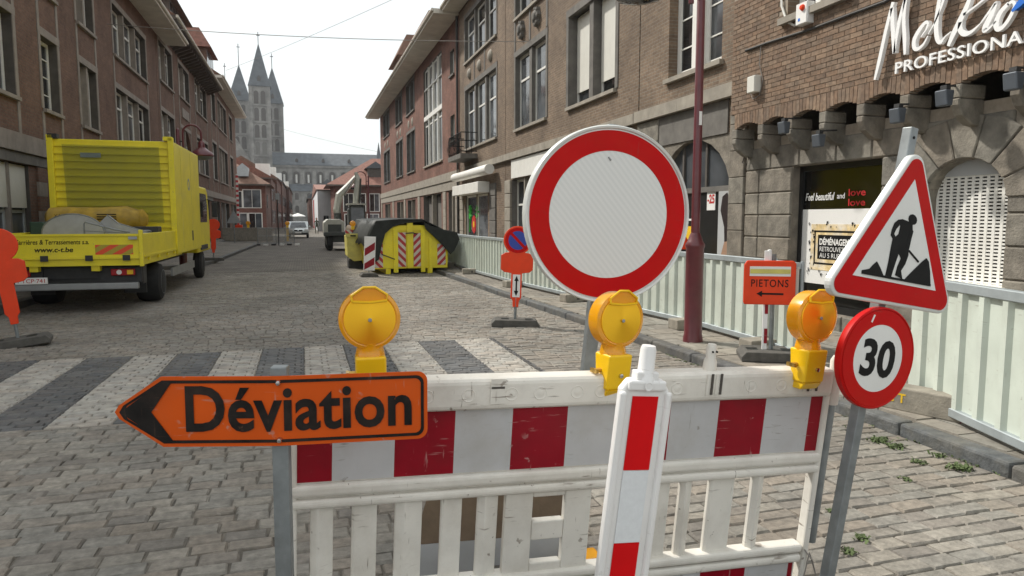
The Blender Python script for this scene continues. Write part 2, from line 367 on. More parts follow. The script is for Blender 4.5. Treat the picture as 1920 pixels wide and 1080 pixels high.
def mesh_mat():
    m, t, b = _new('fence_mesh'); b.inputs['Base Color'].default_value = (.35,.33,.3,1); b.inputs['Alpha'].default_value = .4; b.inputs['Roughness'].default_value = .8
    return m
M['mesh'] = mesh_mat()
def stripe_mat(name, c1, c2, scale, ang):      # diagonal red/white print on a flat plate, object space xz
    m, t, b = _new(name)
    tc = t.nodes.new('ShaderNodeTexCoord'); s = t.nodes.new('ShaderNodeSeparateXYZ'); t.links.new(tc.outputs['Object'], s.inputs[0])
    a = t.nodes.new('ShaderNodeMath'); a.operation = 'MULTIPLY'; a.inputs[1].default_value = ang; t.links.new(s.outputs['X'], a.inputs[0])
    ad = t.nodes.new('ShaderNodeMath'); ad.operation = 'ADD'; t.links.new(a.outputs[0], ad.inputs[0]); t.links.new(s.outputs['Z'], ad.inputs[1])
    mu = t.nodes.new('ShaderNodeMath'); mu.operation = 'MULTIPLY'; mu.inputs[1].default_value = scale; t.links.new(ad.outputs[0], mu.inputs[0])
    fr = t.nodes.new('ShaderNodeMath'); fr.operation = 'FRACT'; t.links.new(mu.outputs[0], fr.inputs[0])
    gt = t.nodes.new('ShaderNodeMath'); gt.operation = 'GREATER_THAN'; gt.inputs[1].default_value = .5; t.links.new(fr.outputs[0], gt.inputs[0])
    t.links.new(_mixc(t, gt.outputs[0], c1, c2), b.inputs['Base Color']); b.inputs['Roughness'].default_value = .4
    return m
M['diag_l'] = stripe_mat('diagonal_left', (.42,.02,.025), (.6,.56,.5), 4.2, -1.0)
M['diag_r'] = stripe_mat('diagonal_right', (.42,.02,.025), (.6,.56,.5), 4.2, 1.0)
M['diag_truck'] = stripe_mat('diagonal_truck', (.75,.08,.02), (.42,.33,.03), 5.5, -.6)
M['band_red'] = stripe_mat('banded_pole', (.5,.02,.025), (.72,.7,.66), 2.6, 0.0)

# ------------------------------------------------------------------ ground, road, crossing, pavements
tag(obj('ground', MB().box(-900, 900, -300, 1500, -.30, -.10), M['ground']), kind='structure')
road = tag(obj('road', MB().box(-5.4, 5.2, -2.0, 24.0, -.09, -.012), M['joint']), kind='structure')
tag(obj('road_beyond', MB().box(-6.0, 5.2, 24.0, 330, -.09, .0), M['road_far']), kind='structure')
def kerb_x(Y):      # right kerb line
    pts = [(-2, 4.3), (3.3, 4.42), (4.7, 4.5), (10.3, 4.3), (20.3, 4.02), (70, 4.0)]
    for (a, xa), (b, xb) in zip(pts, pts[1:]):
        if Y <= b: return xa + (xb-xa)*(Y-a)/(b-a)
    return 4.0
stones = []       # (x0,x1,y0,y1,kind)
CW0, CW1, CWL, CWR = 6.45, 9.72, -4.9, 2.56
def in_cw(x, y): return CW0 < y < CW1 and CWL < x < CWR
y = -0.4
rr = random.Random(3)
while y < 24.0:
    d = rr.uniform(.108, .132)
    if y < CW0 < y+d: d = CW0-y
    if y < CW1 < y+d: d = CW1-y
    if d < .05: d = .05
    lo, hi = -5.3, kerb_x(y)-.02
    spans = [(lo, hi)]
    if CW0-.001 <= y < CW1-.001: spans = [(lo, CWL), (CWR, hi)]
    for a, b in spans:
        x = a - rr.uniform(0, .1) if a == lo else a
        while x < b-.04:
            w = rr.uniform(.175, .245)
            if y > 9.7: w = rr.uniform(.15, .2)
            if x+w > b-.06: w = b-x
            stones.append((x, x+w, y, y+d, 0)); x += w
    y += d
yr = CW0; row = 0
while yr < CW1-.01:
    d = (CW1-CW0)/32
    edges = [CWL] + [v for v in (-2.07+1.02*k+off for k in range(-3, 6) for off in (0, .5)) if CWL < v < CWR-.02] + [CWR]
    for a, b in zip(edges, edges[1:]):
        k = (((a+b)/2+2.07)/1.02) % 1.0
        kind = 1 if k < .49 else 2
        n = 3; sft = .5 if row % 2 else 0
        cut = sorted(set([a] + [a+(b-a)*(i+sft*.66)/2.5 for i in range(1 if not sft else 0, 3) if 0 < (i+sft*.66)/2.5 < .97] + [b]))
        for p, q in zip(cut, cut[1:]): stones.append((p, q, yr, yr+d, kind))
    yr += d; row += 1
def sett_geo(w, d, r, seed):
    g = random.Random(seed); e = .0035
    bx = .006
    j = lambda s=.006: g.uniform(-s, s)
    jz = lambda: g.uniform(-.003, .003)
    v = [(-w/2+e, -d/2+e, -.03), (w/2-e, -d/2+e, -.03), (w/2-e, d/2-e, -.03), (-w/2+e, d/2-e, -.03),
         (-w/2+e+j(), -d/2+e+j(), -.012), (w/2-e+j(), -d/2+e+j(), -.012), (w/2-e+j(), d/2-e+j(), -.012), (-w/2+e+j(), d/2-e+j(), -.012),
         (-w/2+e+bx+abs(j()), -d/2+e+bx+abs(j()), jz()), (w/2-e-bx-abs(j()), -d/2+e+bx+abs(j()), jz()), (w/2-e-bx-abs(j()), d/2-e-bx-abs(j()), jz()), (-w/2+e+bx+abs(j()), d/2-e-bx-abs(j()), jz())]
    f = [(8,9,10,11)] + [(a, a2, b2, b) for o in (0, 4) for a, a2, b, b2 in ((o+0,o+1,o+4,o+5),(o+1,o+2,o+5,o+6),(o+2,o+3,o+6,o+7),(o+3,o+0,o+7,o+4))]
    return v, f
def score(s):
    cx, cy = (s[0]+s[1])/2, (s[2]+s[3])/2
    v = Vector((cx, cy, 0)) - _C; dz = v.dot(_fw)
    if dz < 1.5: return 0
    px = 960 + _F*v.dot(_rt)/dz; py = 540 - _F*v.dot(_up)/dz
    if not (-20 < px < 1940 and py < 1100): return 0
    if 560 < px < 1540 and py > 720: return 0.2/dz**3           # mostly hidden behind the barrier
    return (s[1]-s[0])*(s[3]-s[2])/dz**3
order = sorted(range(len(stones)), key=lambda i: -score(stones[i]))
solo = set(order[:300])
smat = [M['sett'], M['paver_light'], M['paver_dark']]
field = MB(); cache = {}
for i, (x0, x1, y0, y1, k) in enumerate(stones):
    w, d = x1-x0, y1-y0; hz = rr.uniform(-.005, .004) if k == 0 else rr.uniform(-.002, .002)
    if i in solo:
        key = (round(w*80)/80, round(d*100)/100, k, rr.randint(0, 3))
        if key not in cache:
            v, f = sett_geo(key[0], key[1], 0, hash(key) & 0xffff); m = MB(); m.add(v, f); cache[key] = m.mesh('sett', smat[k])
        link('sett' if k == 0 else 'paver', cache[key], road, ((x0+x1)/2, (y0+y1)/2, hz), (rr.uniform(-.02,.02), rr.uniform(-.015,.015), 0))
    else:
        v, f = sett_geo(w, d, 0, i); cx, cy = (x0+x1)/2, (y0+y1)/2
        tx, ty = (rr.uniform(-.02,.02), rr.uniform(-.015,.015)) if k == 0 else (0, 0)
        hz += .007*math.sin(cx*1.25+.7)*math.sin(cy*.9+cx*.4)
        field.add([(a+cx, b+cy, c+hz+a*ty+b*tx) for a, b, c in v], f, k, rr.random()+.001)
sf = obj('setts', field, smat, road); tag(sf, kind='stuff')

# right pavement with kerb stones and slabs
pv = MB(); pts = [(kerb_x(Y)+.15, Y) for Y in (-2, 3.3, 4.7, 7, 10.3, 15, 20.3, 24)]
for (xa, ya), (xb, yb) in zip(pts, pts[1:]):
    pv.hexa([(xa,ya,-.08),(7.4,ya,-.08),(7.4,yb,-.08),(xb,yb,-.08)], [(xa,ya,.07),(7.4,ya,.07),(7.4,yb,.07),(xb,yb,.07)])
pave = tag(obj('pavement', pv, M['joint']), kind='structure')
sl_cache = {}
slabs = []
Y = 1.6; row = 0
while Y < 14.0:
    x = kerb_x(Y)+.17 + (.0 if row % 2 else -.2)
    while x < 7.2:
        xa = max(x, kerb_x(Y+.2)+.16); xb = min(x+.4, 7.28)
        if xb-xa > .08: slabs.append((xa, xb, Y, Y+.4))
        x += .4
    Y += .4; row += 1
rest = MB()
for n, (xa, xb, ya, yb) in enumerate(slabs):
    w = xb-xa; v = [(-w/2+.004,-.196,-.05),(w/2-.004,-.196,-.05),(w/2-.004,.196,-.05),(-w/2+.004,.196,-.05)]
    t_ = [(-w/2+.009,-.191,0),(w/2-.009,-.191,0),(w/2-.009,.191,0),(-w/2+.009,.191,0)]
    t_ = [(a, b, c) for a, b, c in t_]
    key = round(w, 2)
    if key not in sl_cache: sl_cache[key] = MB().hexa(v, t_).mesh('slab', M['slab'])
    link('slab', sl_cache[key], pave, ((xa+xb)/2, (ya+yb)/2, .1+rr.uniform(-.004,.004)), (rr.uniform(-.01,.01), rr.uniform(-.01,.01), 0))
    if n > 295: break
tag(obj('pavement_beyond', MB().hexa([(4.05,14,-.08),(7.4,14,-.08),(7.4,330,-.08),(4.1,330,-.08)], [(4.35,14.01,.098),(7.4,14.01,.098),(7.4,330,.098),(4.2,330,.098)]), M['slab_far']), kind='structure')
kb = tag(obj('kerb', MB().hexa([(4.35,-2,-.08),(4.6,-2,-.08),(4.5,10,-.08),(4.34,10,-.08)], [(4.45,-2,-.03),(4.6,-2,-.03),(4.5,10,-.03),(4.4,10,-.03)]), M['joint']), kind='structure')
Y = 0.6
while Y < 46:
    L = rr.uniform(.9, 1.05)
    xa, xb = kerb_x(Y), kerb_x(Y+L); ang = math.atan2(-(xb-xa), L)
    m = MB().box(0, .16, .006, L-.006, -.08, .095)
    obj('kerb_stone', m, M['kerb'], kb, bevel=.022 if Y < 16 else 0, loc=(xa, Y, rr.uniform(-.006,.006)), rot=(rr.uniform(-.006,.006), 0, ang))
    Y += L
# left pavement: narrow beside the lorry, widening to a build-out further on
LP = [(-7,-2),(-5.35,-2),(-5.35,24.2),(-4.9,25.6),(-3.7,26.9),(-3.42,29),(-2.95,47),(-3.2,49.5),(-4.2,51.5),(-5.6,53),(-5.9,60),(-5.9,76),(-7,76)]
lp = MB().prism(LP, -.08, .11, plane='xy'); tag(obj('pavement_left', lp, M['slab_far']), kind='structure')
lk = tag(obj('kerb_left', MB().box(-7, -5.9, 76, 76.15, -.08, .1), M['kerb']), kind='structure')
for (a, b) in zip(LP[1:11], LP[2:12]):
    va, vb = Vector((*a, 0)), Vector((*b, 0)); n = max(1, round((vb-va).length/1.0))
    for i in range(n):
        p, q = va.lerp(vb, i/n), va.lerp(vb, (i+1)/n); d = (q-p); L = d.length
        obj('kerb_stone', MB().box(-.02, .15, .005, L-.005, -.08, .125), M['kerb'], lk, loc=p, rot=(0, 0, math.atan2(-d.x, d.y)))

# ------------------------------------------------------------------ building helpers (local: x along the front, y inwards, z up)
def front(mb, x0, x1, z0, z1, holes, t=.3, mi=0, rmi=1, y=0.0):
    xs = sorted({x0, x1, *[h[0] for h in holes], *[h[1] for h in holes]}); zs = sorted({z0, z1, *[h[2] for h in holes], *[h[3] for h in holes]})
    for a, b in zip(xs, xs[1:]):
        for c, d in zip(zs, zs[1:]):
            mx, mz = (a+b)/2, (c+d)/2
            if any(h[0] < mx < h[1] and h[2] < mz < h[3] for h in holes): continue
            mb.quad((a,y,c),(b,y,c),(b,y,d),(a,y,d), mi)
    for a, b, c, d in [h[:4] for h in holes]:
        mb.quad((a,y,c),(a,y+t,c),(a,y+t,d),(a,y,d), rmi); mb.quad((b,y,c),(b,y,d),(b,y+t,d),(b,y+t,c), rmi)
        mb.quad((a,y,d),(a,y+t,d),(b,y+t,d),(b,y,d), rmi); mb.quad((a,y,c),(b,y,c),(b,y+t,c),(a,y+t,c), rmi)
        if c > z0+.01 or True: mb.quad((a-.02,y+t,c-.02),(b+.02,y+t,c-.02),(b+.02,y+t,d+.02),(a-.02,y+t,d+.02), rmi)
def arch_fill(mb, xa, xb, zs, zt, y0, y1, mi=0, rmi=1, n=12):   # spandrels filling a rectangular hole (xa..xb, zs..zt) above a round arch
    cx, rx, rz = (xa+xb)/2, (xb-xa)/2, zt-zs
    arc = [(cx-rx*math.cos(math.pi*i/n), zs+rz*.995*math.sin(math.pi*i/n)) for i in range(n+1)]
    h = n//2
    mb.prism([(xa, zt)] + arc[:h+1][::1] , y0, y1, mi); mb.prism([(xb, zt)] + arc[h:][::-1], y0, y1, mi)
def body(mb, x0, x1, depth, z1, mi=0):
    mb.quad((x0,0,0),(x0,depth,0),(x0,depth,z1),(x0,0,z1), mi); mb.quad((x1,0,0),(x1,0,z1),(x1,depth,z1),(x1,depth,0), mi)
    mb.quad((x0,depth,0),(x1,depth,0),(x1,depth,z1),(x0,depth,z1), mi); mb.quad((x0,0,z1),(x1,0,z1),(x1,depth,z1),(x0,depth,z1), mi)
def window(root, xa, xb, za, zb, n=2, frame='white_paint', stone='stone_dark', r=.16, transom=None, bars=0, sill=True, lintel=True, jamb=0.0,
           mull=.13, blind=0.0, sillmat=None, fw=.085, curtain=False):
    fm = MB(); lights = []
    wl = (xb-xa-mull*(n-1))/n
    for i in range(n):
        a = xa+i*(wl+mull)+.004; b = a+wl-.008
        fm.box(a, a+fw, r, r+.06, za+.004, zb-.004); fm.box(b-fw, b, r, r+.06, za+.004, zb-.004)
        fm.box(a+fw, b-fw, r, r+.06, za+.004, za+.004+fw); fm.box(a+fw, b-fw, r, r+.06, zb-fw-.004, zb-.004)
        if transom:
            zt = za+(zb-za)*transom; fm.box(a+fw, b-fw, r-.004, r+.056, zt-.035, zt+.035)
        for k in range(bars):
            zt = za+(zb-za)*(k+1)/(bars+1); fm.box(a+fw, b-fw, r+.01, r+.045, zt-.013, zt+.013)
        lights.append((a+fw, b-fw, za+fw+.004, zb-fw-.004))
    w = obj('window', fm, M[frame], root)
    for a, b, c, d in lights:
        obj('pane', MB().box(a-.01, b+.01, r+.03, r+.036, c-.01, d+.01), M['glass'], w)
        if blind:
            obj('roller_shutter', MB().box(a-.02, b+.02, r-.035, r-.005, c+(d-c)*(1-blind), d+.02), M['shutter'], w)
        if curtain:
            obj('curtain', MB().box(a+(b-a)*.55, b, r+.038, r+.044, c, d), M['curtain'], w)
    for i in range(n-1):
        a = xa+(i+1)*wl+i*mull; obj('mullion', MB().box(a+.001, a+mull-.001, .02, r+.08, za, zb), M[stone], w)
    if sill: obj('sill', MB().box(xa-.07, xb+.07, -.09, r+.02, za-.09, za-.002), M[sillmat or stone], w)
    if lintel: obj('lintel', MB().box(xa-jamb-.02, xb+jamb+.02, -.025, .1, zb+.001, zb+.2), M[stone], w)
    if jamb:
        for a, b in ((xa-jamb, xa-.001), (xb+.001, xb+jamb)): obj('jamb', MB().box(a, b, -.022, .1, za, zb), M[stone], w)
    return w
def eave(root, x0, x1, z, out, mat_s, th=.16, name='eave', gut=True):
    e = obj(name, MB().box(x0, x1, -out, .0-.002, z, z+th), M[mat_s], root)
    if gut: obj('gutter', MB().tube([(x0, -out-.05, z+th*.75), (x1, -out-.05, z+th*.75)], .07, 8), M['soffit'], e, smooth=True)
    return e
def roof(root, x0, x1, z, out, depth, rise, mname, hip0=0, hip1=0):
    m = MB(); b = [(x0,-out,z),(x1,-out,z),(x1,depth,z),(x0,depth,z)]; t = [(x0+hip0, depth/2-.01, z+rise),(x1-hip1, depth/2-.01, z+rise),(x1-hip1, depth/2+.01, z+rise),(x0+hip0, depth/2+.01, z+rise)]
    return obj('roof', m.hexa(b, t), M[mname], root)
def dormer(root, x0, x1, y0, y1, z0, z1, rise, rm, wm='white_paint', over=.35):
    d = obj('dormer', MB().box(x0, x1, y0, y1, z0, z1), M[wm], root)
    m = MB(); xm = (x0+x1)/2
    m.hexa([(x0-over,y0-over,z1),(x1+over,y0-over,z1),(x1+over,y1,z1),(x0-over,y1,z1)], [(x0-over+.9*min(1,(x1-x0)/2),y0+.5,z1+rise),(x1+over-.9*min(1,(x1-x0)/2),y0+.5,z1+rise),(x1+over-.9*min(1,(x1-x0)/2),y1,z1+rise),(x0-over+.9*min(1,(x1-x0)/2),y1,z1+rise)])
    obj('dormer_roof', m, M[rm], d)
    n = max(1, round((x1-x0)/1.0)); w = (x1-x0)/n
    for i in range(n): obj('dormer_window', MB().box(x0+i*w+.12, x0+(i+1)*w-.12, y0-.02, y0+.02, z0+.2, z1-.12), M['glass'], d)
def band(root, x0, x1, z0, z1, out, mname, n, name='string_course_stone'):
    w = (x1-x0)/n
    for i in range(n): obj(name, MB().box(x0+i*w+.003, x0+(i+1)*w-.003, -out, .05, z0, z1), M[mname], root)
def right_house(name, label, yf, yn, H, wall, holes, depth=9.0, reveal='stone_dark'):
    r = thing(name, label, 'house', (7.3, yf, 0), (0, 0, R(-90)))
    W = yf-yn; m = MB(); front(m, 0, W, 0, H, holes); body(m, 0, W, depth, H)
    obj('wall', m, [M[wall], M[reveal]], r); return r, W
def left_house(name, label, yn, yf, H, wall, holes, depth=9.0, reveal='dark_shade'):
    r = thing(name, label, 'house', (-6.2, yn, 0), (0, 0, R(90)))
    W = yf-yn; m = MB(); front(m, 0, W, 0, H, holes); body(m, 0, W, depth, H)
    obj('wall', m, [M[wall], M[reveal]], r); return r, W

# ------------------------------------------------------------------ left row of houses
def left_bays(root, yn, bays, stone='stone_left'):
    for (ya, yb, n, zs) in bays:
        for (za, zb) in zs:
            window(root, ya-yn, yb-yn, za, zb, n, 'white_paint', stone, r=.2, bars=0 if n > 1 else 3, transom=.68 if n > 1 else None, jamb=.16, mull=.16)
        z0, z1 = 3.66, zs[-1][1]
        for a, b in ((ya-yn-.16, ya-yn-.001), (yb-yn+.001, yb-yn+.16)):      # pale strips between the storeys
            prev = z0
            for (za, zb) in zs:
                obj('pilaster_strip', MB().box(a, b, -.02, .05, prev, za-.092), M[stone], root); prev = zb+.202
A1, A2 = (4.47, 6.3), (7.45, 9.2)
yn = 8.0
baysA = [(11.2, 13.2, 2, [A1, A2]), (14.2, 15.6, 1, [A1, A2]), (17.0, 19.05, 2, [A1, A2]), (20.85, 22.15, 1, [A1, A2]), (24.1, 25.9, 2, [A1, A2]), (28.4, 33.9, 3, [A1, A2])]
gfA = [(10.0, 13.0, .1, 2.95), (14.6, 16.4, .1, 2.95), (17.2, 19.5, .1, 2.95), (21.5, 24.5, .1, 2.95), (26, 29, .1, 2.95), (31, 34.5, .1, 2.95)]
hs = [(a-yn, b-yn, z[0], z[1]) for a, b, n, zs in baysA for z in zs] + [(a-yn, b-yn, c, d) for a, b, c, d in gfA]
h, W = left_house('brick_house', 'long dark brick house with pale stone window strips behind the yellow lorry', yn, 36.2, 10.1, 'brick_left', hs)
left_bays(h, yn, baysA)
for i, (a, b, c, d) in enumerate(gfA):
    w = window(h, a-yn, b-yn, c, d, 2, 'grey_paint', 'stone_left', r=.12, sill=False, lintel=False, transom=.62, mull=.1)
    obj('shop_shutter', MB().box(a-yn+.05, b-yn-.05, .06, .11, 1.95, 2.93), M['shutter'], w)
band(h, 0, W, 3.22, 3.64, .10, 'stone_left', 14); band(h, 0, W, 2.97, 3.215, .05, 'stone_dark', 14, 'fascia_stone')
for p in (16.8, 20.3, 25.3, 30):
    for z in range(8): obj('pier_stone', MB().box(p-yn-.3, p-yn+.3, -.05, .02, .12+z*.355, .12+z*.355+.345), M['brick_left' if z % 2 else 'stone_left'], h)
eave(h, 0, W+2.6, 10.1, .95, 'soffit', .2); roof(h, 0, W, 10.3, .9, 9.0, 4.0, 'tile_brown')
yn = 36.25
B1, B2 = (4.6, 6.75), (8.15, 9.95)
baysB = [(36.9, 40.4, 2, [B1, B2]), (42.4, 46.0, 2, [(4.2, 6.62), (8.3, 10.05)]), (48.5, 53.8, 2, [B1, (8.4, 10.35)])]
gfB = [(37.2, 40.2, .1, 2.95), (42.3, 46.2, .1, 2.95), (49, 53.5, .1, 2.95)]
hs = [(a-yn, b-yn, z[0], z[1]) for a, b, n, zs in baysB for z in zs] + [(a-yn, b-yn, c, d) for a, b, c, d in gfB]
h, W = left_house('brick_house', 'dark brick house with heavy bracketed eave and arched middle window', yn, 55.4, 10.75, 'brick_left', hs)
left_bays(h, yn, baysB)
m = MB(); arch_fill(m, 42.4-yn, 46-yn, 5.4, 6.62, .0, .19); obj('arch_spandrel', m, M['brick_left'], h)
for a, b, c, d in gfB: window(h, a-yn, b-yn, c, d, 3, 'grey_paint', 'stone_left', r=.12, sill=False, lintel=False, transom=.7, mull=.1)
obj('name_plaque', MB().box(43.0-yn, 45.4-yn, -.05, .0, 7.25, 7.75), M['stone_left'], h)
band(h, 0, W, 3.22, 3.64, .10, 'stone_left', 10); band(h, 0, W, 2.97, 3.215, .05, 'stone_dark', 10, 'fascia_stone')
eave(h, 0.02, W, 10.75, .9, 'soffit_dark', .18); roof(h, 0, W, 10.93, .9, 9.0, 3.8, 'tile_brown')
for i in range(26): obj('bracket', MB().prism([(0,0),(-.75,.3),(-.75,.42),(0,.42)], i*.73+.3, i*.73+.48, plane='yz'), M['soffit_dark'], h, loc=(0, -.002, 10.32))
dormer(h, 5.0, 10.5, .1, 4.5, 11.2, 13.0, 1.6, 'tile_brown', 'soffit_dark')
yn = 55.45
C1, C2 = (4.62, 7.3), (8.85, 11.0)
baysC = [(56.6, 59.2, 1, [C1, C2]), (60.9, 67.3, 3, [C1, C2]), (69.9, 72.6, 1, [C1, C2])]
gfC = [(56.4, 60, .1, 3.0), (61, 67.5, .1, 3.0), (69, 74, .1, 3.0)]
hs = [(a-yn, b-yn, z[0], z[1]) for a, b, n, zs in baysC for z in zs] + [(a-yn, b-yn, c, d) for a, b, c, d in gfC]
h, W = left_house('brick_house', 'corner brick house with pale projecting eave at end of left row', yn, 76.3, 11.7, 'brick_left', hs)
left_bays(h, yn, baysC)
for a, b, c, d in gfC: window(h, a-yn, b-yn, c, d, 2, 'grey_paint', 'stone_left', r=.25, sill=False, lintel=False, mull=.3)
band(h, 0, W, 3.22, 3.64, .10, 'stone_left', 10)
eave(h, 0.02, W+.9, 11.7, .95, 'soffit', .2); roof(h, -.0, W+.9, 11.9, .9, 9.0, 3.5, 'tile_brown', 0, 4)
dormer(h, .8, 4.8, .1, 4.5, 12.0, 13.9, 1.5, 'tile_red', 'brick_left')
dormer(h, 9.0, 12.2, .6, 4.5, 12.2, 13.4, .9, 'tile_red', 'brick_left')

# ------------------------------------------------------------------ right row of houses
Yf = 69.5                                                           # red brick house with the tall stair window
D1, D2 = (4.95, 7.62), (8.95, 11.0)
bay = [(66.6, 62.0, 2), (57.7, 53.9, 2), (51.6, 47.8, 2)]
ga = [(66.3, 62.3, .1, 3.0), (57.8, 53.9, .1, 3.0), (51.7, 48.0, .1, 3.0), (44.6, 38.6, .1, 3.1), (36.6, 34.9, .1, 3.1)]
hs = [(Yf-a, Yf-b, z[0], z[1]) for a, b, n in bay for z in (D1, D2)] + [(Yf-a, Yf-b, c, d) for a, b, c, d in ga]
hs += [(Yf-44.1, Yf-38.2, 4.87, 10.6), (Yf-35.95, Yf-34.9, 8.8, 10.0), (Yf-35.95, Yf-34.9, 5.57, 6.84)]
h, W = right_house('brick_house', 'red brick house with tall white gridded stair window and pale eave', Yf, 33.75, 11.3, 'brick_red', hs)
for a, b, n in bay:
    for z in (D1, D2): window(h, Yf-a, Yf-b, z[0], z[1], n, 'grey_paint', 'stone_dark', r=.2, jamb=.12)
    for k in (0, 1): obj('relief_ornament', MB().lathe([(0,-.09),(.16,-.07),(.3,-.02),(.3,0)], 10, axis='y'), M['stone_pale'], h, smooth=True, loc=(Yf-a+(a-b)*(.28+.44*k), 0, 8.25))
sw = window(h, Yf-44.1, Yf-38.2, 4.87, 10.6, 4, 'white_paint', 'white_paint', r=.1, mull=.1, sillmat='stone_pale', lintel=False, fw=.09, transom=.42)
obj('transom', MB().box(Yf-44.1, Yf-38.2, .0, .2, 7.6, 7.85), M['white_paint'], sw)
obj('transom', MB().box(Yf-44.1, Yf-38.2, .04, .18, 9.4, 9.47), M['white_paint'], sw)
for z in ((8.8, 10.0), (5.57, 6.84)): window(h, Yf-35.95, Yf-34.9, z[0], z[1], 1, 'white_paint', 'stone_dark', r=.16, lintel=False)
for i, (a, b, c, d) in enumerate(ga): window(h, Yf-a, Yf-b, c, d, 2, 'grey_paint', 'stone_pale', r=.3, sill=False, lintel=False, transom=.75 if i < 3 else None)
band(h, 0, W, 3.62, 4.05, .10, 'stone_pale', 16)
band(h, 0, W, 3.15, 3.615, .05, 'stone_pale', 16, 'fascia_stone')
for p in (69, 60, 53, 46.3, 37.6, 34.3):
    for z in range(7): obj('pier_stone', MB().box(Yf-p-.4, Yf-p+.4, -.05, .02, .12+z*.43, .12+z*.43+.415), M['stone_pale'], h)
eave(h, -1.1, W-.05, 11.25, 1.2, 'soffit', .22); roof(h, -.9, W, 11.47, .9, 9.0, 3.6, 'tile_brown', 4, 0)
dormer(h, Yf-59, Yf-54, .0, 4.5, 11.6, 13.7, 1.7, 'tile_brown')
dormer(h, Yf-50, Yf-46, .3, 4.5, 11.6, 13.5, 1.5, 'tile_brown')
obj('downpipe', MB().tube([(W-.15,-.08,.2),(W-.15,-.08,11.2)], .06, 8), M['cable'], h, smooth=True)

Yf = 33.7                                                           # narrow house with balcony and sunblind
E1, E2 = (4.87, 7.5), (8.72, 10.65)
hs = [(Yf-32.45, Yf-27.0, z[0], z[1]) for z in (E1, E2)] + [(Yf-32.5, Yf-28.4, .1, 2.75)]
h, W = right_house('brick_house', 'narrow brown brick house with iron balcony above rolled sunblind', Yf, 25.75, 11.3, 'brick_brown', hs)
for z in (E1, E2): window(h, Yf-32.45, Yf-27.0, z[0], z[1], 3, 'white_paint', 'stone_dark', r=.14, jamb=.14, mull=.22, transom=.62, sillmat='stone_pale', curtain=True)
for k in range(3):
    obj('panel_strip', MB().box(Yf-32.45+k*1.82+1.72, Yf-32.45+k*1.82+1.86, -.02, .03, 7.72, 8.6), M['stone_dark'], h) if k < 2 else None
    obj('relief_ornament', MB().lathe([(0,-.12),(.16,-.1),(.24,-.03),(.24,0)], 9, axis='y'), M['stone_pale'], h, smooth=True, loc=(Yf-32.45+k*1.84+.9, 0, 8.12))
shw = window(h, Yf-32.5, Yf-28.4, .1, 2.75, 2, 'white_paint', 'stone_pale', r=.06, sill=False, lintel=False, mull=.08)
for k, cx in enumerate((1.75, 3.15)):      # flowers and emblem on the shop glass, flat stickers
    m = MB(); 
    for j in range(9):
        a = j*2*math.pi/9; m.tube([(cx+.3*math.cos(a)*.8, .078, 2.0+.32*math.sin(a)), (cx, .078, 2.0)], .05, 5)
    m.tube([(cx, .078, 1.7), (cx-.12+.2*k, .078, 1.1)], .035, 5); obj('sticker', m, M['green_print'], shw)
obj('sticker', MB().lathe([(0,-.004),(.42,-.004),(.42,.004),(0,.004)], 8, axis='y', c=(2.45,.08,1.45)), M['red_print'], shw)
obj('sticker', MB().lathe([(0,-.004),(.15,-.004),(.15,.004),(0,.004)], 8, axis='y', c=(2.45,.071,1.45)), M['yellow_print'], shw)
bl = obj('sunblind_roll', MB().lathe([(.2,0),(.2,6.6)], 14, axis='x', c=(Yf-34.0+.5,-.32,3.62)), M['white_paint'], h, smooth=True)
obj('shutter_box', MB().box(Yf-33.2, Yf-28.1, -.5, .0, 2.76, 3.2), M['white_paint'], h, bevel=.02)
for p in (33.3, 27.6):
    for z in range(6): obj('pier_stone', MB().box(Yf-p-.35, Yf-p+.55 if p < 30 else Yf-p+.35, -.06, .02, .12+z*.5, .12+z*.5+.48), M['stone_dark' if p < 30 else 'stone_pale'], h, bevel=.02)
band(h, 1.5, W, 3.82, 4.05, .12, 'stone_pale', 5)
bal = obj('balcony', MB().box(Yf-32.9, Yf-30.2, -.75, .0, 4.3, 4.5), M['stone_dark'], h)
m = MB()
for i in range(15):
    x = Yf-32.85+i*.185; m.tube([(x,-.7,4.5),(x+.03*math.sin(i),-.78,4.85),(x,-.7,5.4)], .014, 5)
for s in (-32.85, -30.25):
    for j in range(3): m.tube([(Yf+s,-.7+.23*j,4.5),(Yf+s,-.7+.23*j,5.4)], .014, 5)
for z in (4.6, 5.05, 5.4): m.tube([(Yf-32.85,0,z),(Yf-32.85,-.7,z),(Yf-30.25,-.7,z),(Yf-30.25,0,z)], .02, 5)
obj('railing', m, M['black'], bal)
eave(h, -.05, W, 11.35, .8, 'soffit', .22); roof(h, 0, W, 11.57, .8, 9.0, 3.5, 'tile_brown')

Yf = 25.7                                                           # brown house with roller shutters
hs = [(Yf-24.4, Yf-21.15, 4.82, 7.3), (Yf-24.4, Yf-21.15, 8.6, 10.7), (Yf-19.2, Yf-16.05, 4.82, 7.35), (Yf-19.2, Yf-16.05, 8.6, 10.7), (Yf-24.9, Yf-22.0, .1, 3.1), (Yf-20.8, Yf-17.2, .1, 3.1)]
h, W = right_house('brick_house', 'brown brick house with half-closed white roller shutters behind round sign', Yf, 14.8, 11.3, 'brick_brown', hs)
for z in ((4.82, 7.3), (8.6, 10.7)):
    window(h, Yf-24.4, Yf-21.15, z[0], z[1], 2, 'white_paint', 'stone_dark', r=.15, jamb=.16, mull=.26, transom=.66, sillmat='stone_pale', curtain=True)
    window(h, Yf-19.2, Yf-16.05, z[0], z[1], 2, 'white_paint', 'stone_dark', r=.26, jamb=.16, mull=.26, blind=.87, sillmat='stone_pale')
obj('panel_strip', MB().box(Yf-22.86, Yf-22.7, -.02, .03, 7.53, 8.5), M['stone_dark'], h)
